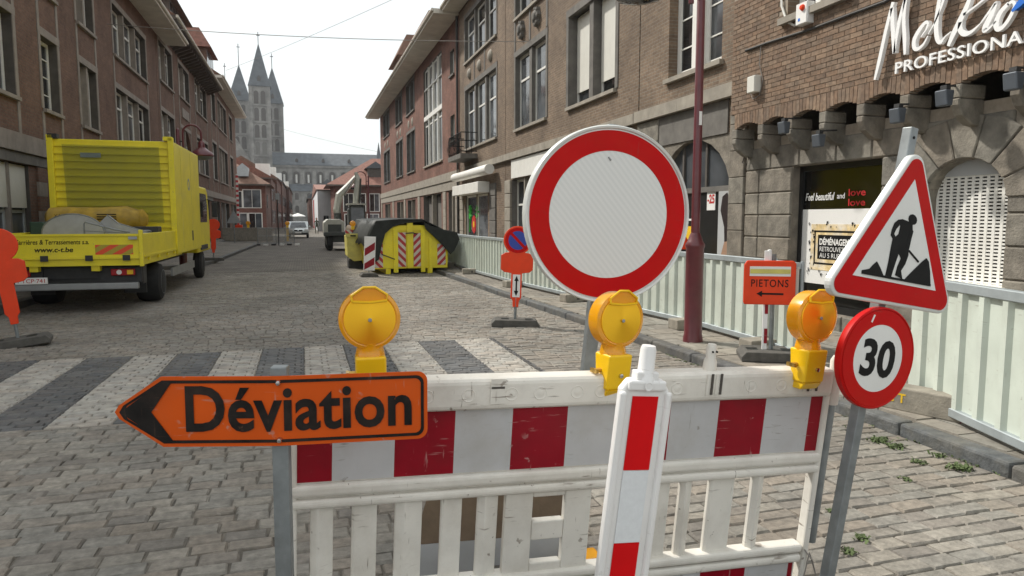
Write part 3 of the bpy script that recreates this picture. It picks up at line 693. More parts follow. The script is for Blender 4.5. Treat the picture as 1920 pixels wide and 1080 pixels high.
for x in (Yf-24.56, Yf-21.15): obj('panel_strip', MB().box(x, x+.16, -.02, .03, 7.53, 8.5), M['stone_dark'], h)
for x in (Yf-23.6, Yf-21.95):
    m = MB().lathe([(0,-.2),(.12,-.19),(.22,-.1),(.25,-.02),(.25,0)], 9, axis='y', c=(x,0,8.05))
    for j in range(7):
        a = j*2*math.pi/7; m.lathe([(0,-.16),(.07,-.12),(.09,0)], 6, axis='y', c=(x+.2*math.cos(a),0,8.05+.24*math.sin(a)))
    obj('relief_ornament', m, M['stone_dark'], h, smooth=True)
for (a, b) in ((24.9, 22.0), (20.8, 17.2)): window(h, Yf-a, Yf-b, .1, 3.1, 2, 'white_paint', 'stone_pale', r=.2, sill=False, lintel=False, transom=.7, mull=.1)
band(h, 0, W, 3.82, 4.05, .13, 'stone_pale', 9)
obj('fascia_board', MB().box(.9, W-.3, -.06, .01, 3.14, 3.78), M['white_paint'], h)
for p in (25.3, 21.4, 16.4):
    for z in range(6): obj('pier_stone', MB().box(Yf-p-.36, Yf-p+.36, -.07, .02, .12+z*.5, .12+z*.5+.48), M['stone_pale'], h, bevel=.02)
eave(h, 0, W, 11.35, .8, 'soffit', .22); roof(h, 0, W, 11.57, .8, 9.0, 3.5, 'tile_brown')

Yf = 14.75                                                          # brown house with the arched door
hs = [(Yf-13.45, Yf-11.5, 4.55, 7.4), (Yf-13.75, Yf-11.1, .1, 3.22)]
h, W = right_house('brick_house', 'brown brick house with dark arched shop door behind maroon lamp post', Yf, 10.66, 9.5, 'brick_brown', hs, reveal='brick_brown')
window(h, Yf-13.45, Yf-11.5, 4.55, 7.4, 2, 'white_paint', 'white_paint', r=.2, mull=.2, bars=4, lintel=False, sillmat='stone_pale', fw=.13, curtain=True)
m = MB(); arch_fill(m, Yf-13.75, Yf-11.1, 2.1, 3.22, .0, .28)
obj('arch_spandrel', m, M['stone'], h)
obj('plaster_band', MB().box(.0, W-.55, -.03, -.004, 3.22, 3.8), M['stone_dark'], h)
for x0, x1 in ((0, Yf-13.75), (Yf-11.1, W)):
    for z in range(8):
        obj('pier_stone', MB().box(x0+.003, x1-.003, -.05, .02, .12+z*.46, .12+z*.46+.452), M['stone'], h, bevel=.012)
band(h, 0, W-.25, 3.82, 4.06, .14, 'stone_pale', 4)
dr = obj('door', MB().box(Yf-13.75, Yf-11.1, .24, .29, .1, 2.2), M['board_black'], h)
obj('door_frame', MB().box(Yf-13.75, Yf-11.1, .20, .27, 2.2, 2.3), M['stone_dark'], dr)
obj('fanlight', MB().box(Yf-13.75, Yf-11.1, .262, .29, 2.3, 3.2), M['glass'], dr)
for x in (12.9, 12.05): obj('glazing_bar', MB().box(Yf-x-.03, Yf-x+.03, .22, .26, 2.3, 3.18), M['dark_shade'], dr)
obj('side_panel', MB().box(Yf-11.55, Yf-11.1, .19, .238, .1, 2.2), M['render_grey'], dr)
# poster print of a long-haired woman in a patterned dress beside the door (flat print)
px = Yf-11.33
m = MB().prism([(px-.08,2.1),(px+.06,2.17),(px+.16,2.0),(px+.16,1.3),(px+.02,1.28),(px-.0,1.55),(px-.13,1.85)], .180, .186); obj('poster_print', m, M['hair_print'], dr)
m = MB().prism([(px+.02,1.28),(px+.16,1.3),(px+.16,.98),(px-.1,.98)], .178, .186); obj('poster_print', m, M['skin_print'], dr)
m, t, b = _new('dress_print'); vn = t.nodes.new('ShaderNodeTexVoronoi'); vn.inputs['Scale'].default_value = 22
g = t.nodes.new('ShaderNodeNewGeometry'); t.links.new(g.outputs['Position'], vn.inputs['Vector'])
t.links.new(_ramp(t, vn.outputs['Distance'], .28, .42, (.015,.015,.015), (.7,.7,.68)), b.inputs['Base Color'])
obj('poster_print', MB().prism([(px-.1,.98),(px+.16,.98),(px+.18,.15),(px-.17,.15)], .174, .186), m, dr)
dr.location.y = -.14
pc = obj('price_card', MB().box(Yf-12.0, Yf-11.72, .226, .236, 1.86, 2.22), M['white_print'], dr)
text('price_text', '-25', M['red_print'], pc, (Yf-11.86, .224, 2.07), width=.24, height=.17, bold=.03)
obj('notice_card', MB().box(Yf-12.78, Yf-12.52, .228, .236, 1.28, 1.55), M['yellow_print'], dr)
obj('notice_card', MB().box(Yf-12.78, Yf-12.50, .228, .236, 1.66, 1.70), M['white_print'], dr)
obj('roof', MB().hexa([(0,-.6,9.5),(W,-.6,9.5),(W,9,9.5),(0,9,9.5)], [(0,4.4,13),(W,4.4,13),(W,4.6,13),(0,4.6,13)]), M['tile_brown'], h)

# ------------------------------------------------------------------ near shop with stone base, corbels and lettering (local x = YS - Y)
YS = 10.62
shop = thing('corner_shop', 'brown brick shop on stone corbels with white script lettering and lattice shutter', 'shop', (7.3, YS, 0), (0, 0, R(-90)))
W = YS-1.5
OV = .34                                                            # overhang of the brick front over the stone base
m = MB()
SW0, SW1, AG0, AG1 = YS-9.42, YS-7.64, YS-6.95, YS-5.88             # shop window, arched shutter
base_holes = [(SW0, SW1, .32, 2.5), (AG0, AG1, .95, 2.38), (YS-4.2, YS-2.6, .95, 2.38)]
front(m, 0, W, 0, 3.0, base_holes, t=.28); body(m, 0, W, 8, 3.0)
obj('base_wall', m, [M['mortar'], M['stone']], shop)
m = MB(); front(m, 0, W, 3.42, 8.2, [(YS-9.25, YS-8.0, 4.66, 6.6), (YS-6.2, YS-4.9, 4.66, 6.6)], t=.3, y=-OV)
m.quad((0,-OV,3.42),(0,0,3.42),(0,0,8.2),(0,-OV,8.2)); m.quad((0,-OV,3.42),(W,-OV,3.42),(W,0,3.42),(0,0,3.42)); body(m, 0, W, 8, 8.2)
obj('upper_wall', m, [M['mortar'], M['brick_brown']], shop)
obj('roof', MB().hexa([(0,-.8,8.2),(W,-.8,8.2),(W,8,8.2),(0,8,8.2)], [(0,3.9,11.5),(W,3.9,11.5),(W,4.1,11.5),(0,4.1,11.5)]), M['tile_brown'], shop)
for a, b in ((YS-9.25, YS-8.0), (YS-6.2, YS-4.9)):
    w = window(shop, a, b, 4.66, 6.6, 2, 'white_paint', 'white_paint', r=.2, mull=.1, lintel=False, sill=False, fw=.09)
    for o in [w]: o.location.y = -OV
    obj('sill', MB().box(a-.1, b+.1, -.1, .2, 4.56, 4.655), M['stone_pale'], w)
# stone blocks of the base
def block(x0, x1, z0, z1, out=.035, bev=.018):
    if x1-x0 < .03: return
    obj('stone_block', MB().box(x0+.004, x1-.004, -out, .03, z0+.004, z1-.004), M['stone'], shop, bevel=bev, seg=1)
zs = [.0, .32, .68, 1.04, 1.4, 1.76, 2.12, 2.5]
rr = random.Random(11)
for i, (a, b) in enumerate(zip(zs, zs[1:])):
    block(0, .38, a, b); block(.38, SW0, a, b)
    if b <= .33:
        for k in range(3): block(SW0+(SW1-SW0)*k/3, SW0+(SW1-SW0)*(k+1)/3, a, b)
    block(SW1, AG0 - (.0 if b < 2.1 else .05), a, b)
    if b < 1.0:
        for k in range(2): block(AG0+(AG1-AG0)*k/2, AG0+(AG1-AG0)*(k+1)/2, a, b if b < 1.0 else .95)
    x = AG1
    while x < YS-4.25:
        w_ = min(.62 + (.25 if i % 2 else 0), YS-4.2-x); block(x, x+w_, a, b); x += w_
block(AG0, AG1, .68, .93)
x = 0
while x < W-.05:                                                    # lintel courses above the openings
    w_ = rr.uniform(.55, .8); w_ = min(w_, W-x)
    block(x, x+w_, 2.5, 2.86, .03); x += w_
cx, rz = (AG0+AG1)/2, .0
nv = 7; r0, r1 = (AG1-AG0)/2, (AG1-AG0)/2+.55; zc = 1.93
for k in range(nv):                                                 # voussoirs around the arch
    a0, a1 = math.pi*k/nv+.012, math.pi*(k+1)/nv-.012
    P = lambda r, a: (cx-r*math.cos(a), zc+r*.86*math.sin(a))
    poly = [P(r0, a0), P(r0, (a0+a1)/2), P(r0, a1), P(r1, a1), P(r1*1.03, (a0+a1)/2), P(r1, a0)]
    obj('voussoir', MB().prism(poly, -.055, .26), M['stone'], shop, bevel=.012, seg=1)
m = MB(); arch_fill(m, AG0, AG1, 1.93, 2.385, .002, .27); obj('arch_spandrel', m, M['stone'], shop)
# lattice roller shutter: dark sheet behind, real slats and bars
gr = obj('roller_grille', MB().box(AG0, AG1, .19, .2, .95, 2.25), M['board_black'], shop)
m = MB(); nz = 30
for i in range(nz+1): z = .97+i*1.22/nz; m.box(AG0, AG1, .17, .182, z-.011, z+.011)
obj('grille_slats', m, M['white_paint'], gr)
m = MB(); nx = 11
for j in range(nx+1):
    x = AG0+.01+j*(AG1-AG0-.02)/nx; m.box(x-.018, x+.018, .168, .169+.014, .95, 2.2)
obj('grille_bars', m, M['white_paint'], gr)
obj('grille_box', MB().box(AG0, AG1, .15, .2, 2.2, 2.38), M['render_grey'], gr)
obj('grille_sill', MB().box(AG0-.05, AG1+.05, -.09, .18, .90, .955), M['white_paint'], gr)
# shop window with printed lettering and moving poster
sw = obj('shop_window', MB().box(SW0, SW1, .16, .19, .32, 2.5), M['glass_shop'], shop)
for a, b, c, d in ((SW0, SW0+.07, .32, 2.5), (SW1-.07, SW1, .32, 2.5), (SW0+.07, SW1-.07, 2.42, 2.5), (SW0+.07, SW1-.07, .32, .42)):
    obj('frame', MB().box(a, b, .12, .17, c, d), M['board_black'], sw)
text('window_text', 'Feel beautiful', M['white_print'], sw, (SW0+.42, .156, 2.03), width=.62, height=.115, shear=.25, bold=.012)
text('window_text', 'and', M['white_print'], sw, (SW0+.86, .156, 2.03), width=.15, height=.08)
text('window_text', 'love', M['red_print'], sw, (SW0+1.17, .156, 2.07), width=.32, height=.1, bold=.015)
text('window_text', 'love', M['red_print'], sw, (SW0+1.17, .156, 1.93), width=.32, height=.1, bold=.015)
po = obj('poster', MB().box(SW0+.06, SW1-.08, .148, .157, .72, 1.84), M['white_print'], sw)
pm = MB(); rp = random.Random(5)
pm.box(SW0+.28, SW0+1.45, .143, .147, .93, 1.62); obj('poster_print', pm, M['poster_ochre'], po)
pm = MB()
for a, b, c, d in ((.36,1.38,1.50,1.525),(.36,1.38,1.02,1.045),(.36,.385,1.02,1.525),(1.355,1.38,1.02,1.525)): pm.box(SW0+a, SW0+b, .139, .1425, c, d)
pm.box(SW0+.44, SW0+1.32, .139, .1425, 1.10, 1.46)
for i in range(34):
    a = rp.choice((rp.uniform(.2,.36), rp.uniform(.3,1.4))); c = rp.uniform(.86, 1.66) if a < .36 else rp.choice((rp.uniform(.84,.98), rp.uniform(1.56,1.66))); s = rp.uniform(.008,.03)
    pm.prism([(SW0+a, c), (SW0+a+s*1.3, c+s*.3), (SW0+a+s*.4, c-s*1.8)], .1375, .1395)
obj('poster_print', pm, M['black'], po)
text('poster_text', 'DÉMÉNAGEMENT', M['white_print'], po, (SW0+.88, .1372, 1.37), width=.8, height=.12, bold=.03)
text('poster_text', 'RETROUVEZ', M['white_print'], po, (SW0+.74, .1372, 1.25), width=.5, height=.07)
text('poster_text', 'AU 5 RUE', M['white_print'], po, (SW0+.70, .1372, 1.155), width=.42, height=.07)
# corbels with brick arches
CX = [YS-y for y in (10.5, 9.8, 9.1, 8.4, 7.7, 7.0, 6.3, 5.6, 4.9, 4.2, 3.5, 2.8, 2.1)]
for x in CX:
    obj('corbel', MB().prism([(.0,2.72),(-.16,2.74),(-.30,2.84),(-OV-.02,2.95),(-OV-.02,3.02),(.0,3.02)], x-.06, x+.06, plane='yz'), M['stone'], shop, bevel=.012, seg=1)
    obj('corbel_cap', MB().box(x-.072, x+.072, -OV-.015, .0, 3.024, 3.175), M['stone'], shop, bevel=.012, seg=1)
soldier = MB().box(-.031, .031, -.012, .11, 0, .2).mesh('brick', M['brick'])
mort = MB()
for a, b in zip(CX, CX[1:]):
    n = 9
    for k in range(n+1):
        u = (k+.5)/(n+1); x = a+(b-a)*u; bz = 3.165+.085*math.sin(math.pi*u) if .1 < u < .9 else 3.18
        o = link('brick', soldier, shop, (x, -OV, bz)); o.scale = (1, 1, (3.42-bz)/.2); o.rotation_euler = (0, (u-.5)*.12, 0)
        mort.box(a+(b-a)*k/(n+1), a+(b-a)*(k+1)/(n+1), -OV, -OV+.12, bz+.006, 3.42)
obj('arch_mortar', mort, M['mortar'], shop)
brickm = {}
bricks = []
z = 3.43; row = 0
while z < 5.25:
    x = -.11 if row % 2 else 0.0
    while x < W-2.5:
        w_ = .205 if (row % 4) else .205
        xa, xb = max(x, 0), x+w_
        skip = any(a-.0 < (xa+xb)/2 < b and 4.56 < z+.03 < 6.6 for a, b in ((YS-9.35, YS-7.9), (YS-6.3, YS-4.8)))
        if not skip and xb > .05: bricks.append((xa, xb, z))
        x += w_+.010
    z += .0685; row += 1
bricks.sort(key=lambda b: abs(YS-b[1]-6.6)*.6 + abs(b[2]-3.8))
bm_rest = MB(); bmesh0 = MB().box(-.1025, .1025, -.011, .03, 0, .0585).mesh('brick', M['brick'])
nsolo = 300 - (len(CX)-1)*10
rb = random.Random(2)
for i, (xa, xb, z) in enumerate(bricks):
    if i < nsolo and xb-xa > .2: link('brick', bmesh0, shop, ((xa+xb)/2, -OV+rb.uniform(-.003,.003), z), (rb.uniform(-.02,.02), rb.uniform(-.012,.012), 0))
    else:
        n0 = len(bm_rest.f); dy = rb.uniform(-.003,.003); bm_rest.box(xa, xb, -OV-.011+dy, -OV+.03, z, z+.0585)
        for q in range(n0, len(bm_rest.f)): bm_rest.tint[q] = .0
        tv = rb.random()+.001
        for q in range(n0, len(bm_rest.f)): bm_rest.tint[q] = tv
tag(obj('bricks', bm_rest, M['brick'], shop), kind='stuff')
# script lettering: tapered strokes standing off the wall
def stroke(pts, ws, mb, y0=-.10, y1=-.05):
    P = []
    for x, y in pts:
        q = on_x(1620+x/6, y/6, 7.3-OV-.07); P.append(Vector((YS-q.y, q.z)))
    L_, R_ = [], []
    for i, p in enumerate(P):
        d = (P[min(i+1, len(P)-1)]-P[max(i-1, 0)]).normalized(); nn = Vector((-d.y, d.x))
        L_.append(p+nn*ws[i]/2); R_.append(p-nn*ws[i]/2)
    for i in range(len(P)-1):
        a, b, c, d = L_[i], L_[i+1], R_[i+1], R_[i]
        mb.hexa([(a.x,-OV+y0,a.y),(b.x,-OV+y0,b.y),(c.x,-OV+y0,c.y),(d.x,-OV+y0,d.y)], [(a.x,-OV+y1,a.y),(b.x,-OV+y1,b.y),(c.x,-OV+y1,c.y),(d.x,-OV+y1,d.y)])
def smooth(pts, ws, k=5):
    out = []; ow = []; n = len(pts)
    for i in range(n-1):
        p0, p1, p2, p3 = pts[max(i-1,0)], pts[i], pts[i+1], pts[min(i+2,n-1)]
        for j in range(k):
            t = j/k
            out.append(tuple(.5*((2*p1[q]) + (-p0[q]+p2[q])*t + (2*p0[q]-5*p1[q]+4*p2[q]-p3[q])*t*t + (-p0[q]+3*p1[q]-3*p2[q]+p3[q])*t**3) for q in (0,1)))
            ow.append(ws[i]+(ws[i+1]-ws[i])*t)
    out.append(pts[-1]); ow.append(ws[-1]); return out, ow
letters = thing('script_lettering', 'white raised script lettering with spaced capitals on the brown brick wall', 'sign', (7.3, YS, 0), (0, 0, R(-90)))
LET = {
 'letter_m': [([(140,900),(190,690),(270,330),(348,25)], [.03,.052,.05,.045]), ([(335,90),(345,330),(360,600)], [.05,.06,.045]), ([(360,600),(410,280),(470,40),(512,-90)], [.03,.05,.04,.03]), ([(500,-100),(470,200),(478,430),(480,615)], [.05,.05,.055,.03])],
 'letter_e': [([(740,405),(690,500),(620,555),(585,530),(590,440),(650,330),(715,255),(742,270),(715,340),(660,420)], [.012,.03,.04,.05,.055,.05,.04,.03,.02,.012])],
 'letter_l': [([(742,390),(830,230),(905,40),(945,-120),(900,-140),(860,60),(835,280),(845,430),(880,480),(930,420),(1000,360)], [.012,.02,.03,.035,.04,.05,.06,.055,.04,.018,.012])],
 'letter_k': [([(970,520),(1020,400),(1100,240),(1180,70),(1240,-90)], [.035,.06,.07,.055,.04]), ([(1400,-30),(1280,70),(1140,170)], [.03,.018,.03]), ([(1110,250),(1105,330),(1150,380),(1230,360),(1330,270)], [.05,.06,.06,.035,.012])],
 'letter_i': [([(1330,270),(1420,150),(1510,30),(1460,160),(1390,300),(1380,345),(1430,320),(1510,240)], [.012,.025,.03,.06,.065,.05,.025,.012])],
 'letter_o': [([(1650,40),(1560,140),(1510,260),(1530,330),(1600,290),(1680,170),(1720,60),(1690,20),(1640,60)], [.04,.05,.06,.05,.04,.04,.035,.03,.03])],
}
for nm, strokes in LET.items():
    mb = MB()
    for pts, ws in strokes:
        p, w = smooth(pts, ws); stroke(p, w, mb)
    obj(nm, mb, M['letters'], letters)
mb = MB(); p, w = smooth([(1690,130),(1760,60),(1830,-20),(1880,-120)], [.02,.06,.08,.05]); stroke(p, w, mb, -.104, -.054); obj('blue_flourish', mb, M['blue_print'], letters)
pa = on_x(1679, 146, 7.3-OV-.06); pb = on_x(1918, 84, 7.3-OV-.06)
full = text_mesh('PROFESSIONAL', M['letters'], width=(pa.y-pb.y)*1.075, height=.135, bold=.008, ext=.03, space=1.08)
link('capitals', full, letters, (YS-pa.y+(pa.y-pb.y)*1.075/2, -OV-.045, 3.50))

# ------------------------------------------------------------------ fittings on the right walls
XW = 7.3-OV
FL = [(1471, 238, 'leftmost grey floodlight under the brick corbels'), (1536, 262, 'grey floodlight hanging low between corbels above the shop window'), (1684, 215, 'grey floodlight under the script letter M'), (1772, 182, 'largest grey floodlight under the white capitals'), (1902, 150, 'grey floodlight at right edge below the capitals')]
def floodlight(px, py, lab):
    p = on_x(px, py, XW-.16)
    t = thing('floodlight', lab, 'floodlight', p, (0, 0, R(-90)), 'floodlights under the corbels')
    obj('housing', MB().hexa([(-.075,-.05,-.1),(.075,-.05,-.1),(.075,.03,-.1),(-.075,.03,-.1)], [(-.075,-.075,.07),(.075,-.075,.07),(.075,.05,.07),(-.075,.05,.07)]), M['floodlight'], t, bevel=.012)
    obj('bracket', MB().tube([(0,.0,.06),(0,.0,.12),(-.02,.3,.14)], .012, 6), M['dark_metal'], t)
    obj('mount', MB().box(-.04,.04,-.03,.03,.08,.125), M['dark_metal'], t)
for f in FL: floodlight(*f)
def wall_box(name, lab, px, py, X, w, h, d, mname):
    p = on_x(px, py, X-d); t = thing(name, lab, 'box', p, (0, 0, R(-90)))
    obj('case', MB().box(-w/2, w/2, 0, d, -h/2, h/2), M[mname], t, bevel=.012); obj('lid', MB().box(-w/2+.01, w/2-.01, -.008, .0-.001, -h/2+.01, h/2-.01), M[mname], t)
    return t
wall_box('junction_box', 'pale junction box where the stone band meets the brick shop', 1408, 158, XW, .2, .26, .12, 'shutter')
t = wall_box('alarm_box', 'white alarm box with red lamp below the shop upper window', 1503, 25, XW, .24, .30, .12, 'white_print')
obj('alarm_lamp', MB().lathe([(0,-.04),(.03,-.035),(.045,-.008),(.045,0)], 12, axis='y', c=(.03,-.008,.07)), M['orange_plastic'], t, smooth=True)
obj('logo', MB().box(-.06,-.02,-.011,-.008,-.1,-.06), M['blue_print'], t)
def cable(name, lab, pts, r, mname='cable', grp=None):
    return tag(obj(name, MB().tube(pts, r, 6), M[mname], smooth=True), lab, 'cable', grp)
wp = lambda x, y: on_x(x, y, XW-.03)
cable('wall_cable', 'thick dark cable climbing along the brick shop wall under the window', [wp(1398,95), wp(1440,80), wp(1520,55), wp(1600,25), wp(1660,3), wp(1720,-30)], .02)
cable('wall_cable', 'thin grey cable hanging down from the thick cable to the junction box', [wp(1427,84), wp(1424,120), wp(1430,150), wp(1424,178), wp(1412,186), wp(1406,170)], .008, 'cable_grey')
cable('wall_pipe', 'pale conduit pipe running up beside the alarm box', [wp(1463,-40), wp(1466,12), wp(1475,40), wp(1490,48)], .018, 'white_paint')
cable('wall_cable', 'loop of loose cable on the stone pier beside arched door', [on_x(1395,275,7.2), on_x(1402,270,7.2), on_x(1398,285,7.2), on_x(1392,305,7.2), on_x(1400,310,7.2), on_x(1404,295,7.2), on_x(1396,288,7.2)], .008, 'cable')
# overhead wires
def wire(lab, a, b, sag, r=.012):
    a, b = Vector(a), Vector(b); n = 14
    tag(obj('overhead_wire', MB().tube([a.lerp(b, i/n) - Vector((0,0,sag*4*(i/n)*(1-i/n))) for i in range(n+1)], r, 5), M['cable_grey'], smooth=True), lab, 'wire')
wire('long overhead wire spanning the street between the two house rows', on_x(200,45,-6.2), on_x(998,78,7.3), .15)
wire('faint diagonal overhead wire crossing the sky above the cathedral', on_x(760,-12,5.0), on_x(424,132,-5.6), .1, .011)
wire('low thin overhead wire in front of the distant nave roof', on_y(522,240,70), on_y(722,287,68), .1, .010)

# ------------------------------------------------------------------ street lamps
def street_lamp(lab, base, arm_ang, grp='maroon street lamps', sticker=False, Hp=5.2, rA=.36):
    t = thing('street_lamp', lab, 'street lamp', base, (0, 0, arm_ang), grp)          # arm points along local -x
    obj('plinth', MB().lathe([(.13,0),(.125,.06),(.115,.10),(.115,1.22),(.125,1.24),(.125,1.27),(.10,1.31),(.075,1.38),(.058,1.42)], 20), M['maroon'], t, smooth=True)
    obj('pole', MB().lathe([(.057,1.41),(.05,Hp),(.035,Hp+.03),(0,Hp+.06)], 16), M['maroon'], t, smooth=True)
    n = 14; zc = Hp-.1
    pts = [(-.14,0,Hp-.85),(-.14,0,Hp-.6),(-.14,0,zc)] + [(-.14-rA+rA*math.cos(a), 0, zc+rA*math.sin(a)) for a in [math.pi*i/n for i in range(1, n+1)]] + [(-.14-2*rA, 0, zc-.25)]
    obj('arm', MB().tube(pts, [.034,.034]+[.03]*(len(pts)-2), 8), M['maroon'], t, smooth=True)
    for z in (Hp-.73, Hp-.35): obj('clamp', MB().box(-.16, .0, -.02, .02, z-.02, z+.02), M['dark_metal'], t)
    hx = -.14-2*rA
    hd = obj('lamp_shade', MB().lathe([(.05,zc-.22),(.09,zc-.27),(.11,zc-.42),(.2,zc-.5),(.32,zc-.58),(.35,zc-.66),(.33,zc-.69)], 22, c=(hx,0,0)), M['maroon'], t, smooth=True)
    obj('lamp_glass', MB().lathe([(.32,zc-.685),(.26,zc-.76),(.12,zc-.80),(0,zc-.81)], 18, c=(hx,0,0)), M['glass'], hd, smooth=True)
    if sticker: obj('sticker', MB().box(-.02,.02,-.058,-.053,2.78,2.95), M['white_print'], t); 
    return t
street_lamp('tall maroon lamp post standing behind the large round sign', (4.86, 8.15, .1), R(0), sticker=True, Hp=5.12)
street_lamp('maroon arched lamp rising behind the yellow lorry', (-3.6, 24.0, .1), R(180), Hp=4.3, rA=.26)
street_lamp('distant thin maroon arched lamp beside the excavator', (4.12, 47.0, .1), R(0), Hp=4.35)

# ------------------------------------------------------------------ site fence on the right pavement
FP = [(4.93,26.0),(4.88,23.4),(4.8,20.2),(4.93,16.1),(5.2,12.9),(5.55,9.25),(5.5,7.45),(5.36,6.75),(5.12,4.95),(4.64,3.45),(4.45,1.6)]
FLAB = ['farthest white fence panel beside the yellow skip', 'white fence panel just behind the tarp end of the skip', 'white fence panel in front of the flower-stickered shop window',
 'white fence panel right behind the blue no-parking disc', 'white fence panel half hidden by the large round sign', 'white fence panel passing behind the maroon lamp post', 'short white fence panel behind the orange pedestrian sign', None,
 'nearest full white fence panel right of the speed sign', 'white fence panel running off the right edge of the view']
def panel(a, b, lab, lean=0):
    a, b = Vector((*a, 0)), Vector((*b, 0)); d = b-a; L = d.length
    t = thing('fence_panel', lab, 'fence panel', (a.x, a.y, .1), (lean, 0, math.atan2(d.y, d.x)), 'white site fence panels')
    z0, z1 = .07, 1.06; n = max(3, round(L/.25)); w = L/n; prof = []
    for i in range(n):
        x = i*w; prof += [(x, 0), (x+w*.62, 0), (x+w*.70, -.035), (x+w*.92, -.035)]
    prof.append((L, 0)); m = MB()
    for (xa, ya), (xb, yb) in zip(prof, prof[1:]): m.quad((xa,ya,z0),(xb,yb,z0),(xb,yb,z1),(xa,ya,z1))
    obj('sheet', m, M['fence_white'], t)
    obj('top_rail', MB().box(0, L-.01, -.045, .03, z1-.03, z1+.045), M['fence_grey'], t, bevel=.006, seg=1)
    obj('bottom_rail', MB().box(0, L-.01, -.045, .03, z0-.03, z0+.04), M['fence_grey'], t, bevel=.006, seg=1)
    for x in (.02, L-.03): obj('post', MB().tube([(x, .05, -.0), (x, .05, 1.12)], .022, 8), M['fence_grey'], t, smooth=True)
for a, b, l in zip(FP, FP[1:], FLAB):
    if l: panel(a, b, l)
BLK = [(.1,.0,'concrete fence foot beside the yellow skip'),(.05,.03,'concrete fence foot under the panel behind the skip tarp'),(0,0,'concrete fence foot left of the no-parking sign'),(0,.02,'concrete fence foot right of the no-parking sign base'),(0,0,'concrete fence foot below the large round sign edge'),(.03,0,'concrete fence foot beside the maroon lamp post base')]
for (x, y), (dx, dy, lab) in zip(FP[1:7], BLK):
    t = thing('concrete_block', lab, 'block', (x-.1+dx, y+dy-.1, .1), (0, 0, rr.uniform(-.15,.15)), 'concrete fence feet')
    obj('block', MB().box(-.34, .22, -.13, .13, 0, .15), M['concrete'], t, bevel=.015)
    obj('socket', MB().box(-.1, -.04, -.132, -.128, .04, .1), M['dark_shade'], t); obj('socket', MB().box(.05, .11, -.132, -.128, .04, .1), M['dark_shade'], t)
p0, p1 = on_z(1600, 748, .12), on_z(1800, 790, .12); d = p1-p0
t = thing('timber_beam', 'long grey beam with yellow letters C T under the near fence panel', 'beam', (p0.x, p0.y, .1), (0, 0, math.atan2(d.y, d.x)))
obj('beam', MB().box(0, d.length, 0, .2, 0, .2), M['concrete'], t, bevel=.012); text('painted_letters', 'C T', M['yellow_print'], t, (d.length*.42, -.001, .11), width=.16, height=.08, bold=.02)
obj('end_band', MB().box(d.length-.001, d.length+.004, .0, .2, 0, .2), M['maroon'], t)
# orange warning lamp on the fence and yellow sack beside the lamp post
t = thing('warning_lamp', 'small orange warning lamp on fence rail left of the lamp post', 'warning lamp', (5.53, 9.62, 1.2))
obj('lens', MB().lathe([(0,0),(.06,0),(.075,.06),(.07,.14),(.04,.19),(0,.2)], 14, c=(0,0,.04)), M['orange_plastic'], t, smooth=True); obj('foot', MB().box(-.05,.05,-.03,.03,-.02,.05), M['dark_metal'], t)
t = thing('yellow_sack', 'yellow sack leaning in the arched doorway behind the fence', 'sack', (7.0, 12.35, .12), (0, 0, R(-90)))
obj('sack', MB().lathe([(.16,0),(.2,.25),(.17,.7),(.13,.98),(.05,1.14),(0,1.16)], 10), M['yellow_print'], t, smooth=True); obj('tie', MB().lathe([(.07,1.08),(.07,1.12)], 10), M['dark_metal'], t)

# ------------------------------------------------------------------ temporary signs on rubber feet
def rubber_foot(t, w=.75, d=.4):
    m = MB(); m.prism([(-w/2,0),(w/2,0),(w/2,.05),(w/2-.05,.11),(-w/2+.05,.11),(-w/2,.05)], -d/2, d/2)
    f = obj('rubber_foot', m, M['rubber'], t, bevel=.01)
    for x in (-.22, .16): obj('grip_hole', MB().box(x, x+.12, -.07, .07, .108, .112), M['black'], f)
def parking_sign(lab, loc, rz, tilt=0, back=False):
    t = thing('no_parking_sign', lab, 'road sign', loc, (0, tilt, rz), 'orange portable no-parking signs')
    rubber_foot(t)
    obj('post', MB().tube([(0,0,.05),(0,0,.5)], .022, 8), M['galv'], t, smooth=True)
    r = .225; cz = 1.36; out = []
    a0 = -68
    out = [(r*math.sin(R(a)), cz+r*math.cos(R(a))) for a in range(-148, 149, 8)]
    poly = out + [(.19,1.16),(.255,1.12),(.255,.90),(.2,.855),(.085,.84),(.085,.45),(.05,.40),(.045,.30),(-.045,.30),(-.05,.40),(-.085,.45),(-.085,.84),(-.2,.855),(-.255,.90),(-.255,1.12),(-.19,1.16)]
    b = obj('sign_body', MB().prism(poly, -.02, .03), M['orange_plastic'], t, bevel=.008)
    if not back:
        disc = lambda nm, rad, y, mm: obj(nm, MB().lathe([(0,y-.003),(rad,y-.003),(rad,y),(0,y)], 32, axis='y', c=(0,0,cz)), M[mm], b)
        disc('red_disc', .20, -.021, 'sign_red'); disc('blue_disc', .148, -.025, 'sign_blue')
        c, s = math.cos(R(-45)), math.sin(R(-45)); w = .022; L = .155
        obj('slash', MB().prism([(c*L-s*w, cz+s*L+c*w),(c*L+s*w, cz+s*L-c*w),(-c*L+s*w, cz-s*L-c*w),(-c*L-s*w, cz-s*L+c*w)], -.032, -.029), M['sign_red'], b)
        obj('arrow_plate', MB().box(-.06,.06,-.026,-.021,.46,.82), M['sign_white'], b)
        obj('arrow', MB().prism([(0,.80),(.035,.72),(.012,.72),(.012,.56),(.035,.56),(0,.48),(-.035,.56),(-.012,.56),(-.012,.72),(-.035,.72)], -.03, -.027), M['black'], b)
    return t
parking_sign('orange no-parking sign with blue disc and up-down arrow', (3.2, 10.75, .0), R(-14), R(2))
parking_sign('orange sign back at left edge on a rubber foot', (-3.70, 10.9, .0), R(192), R(7), True)
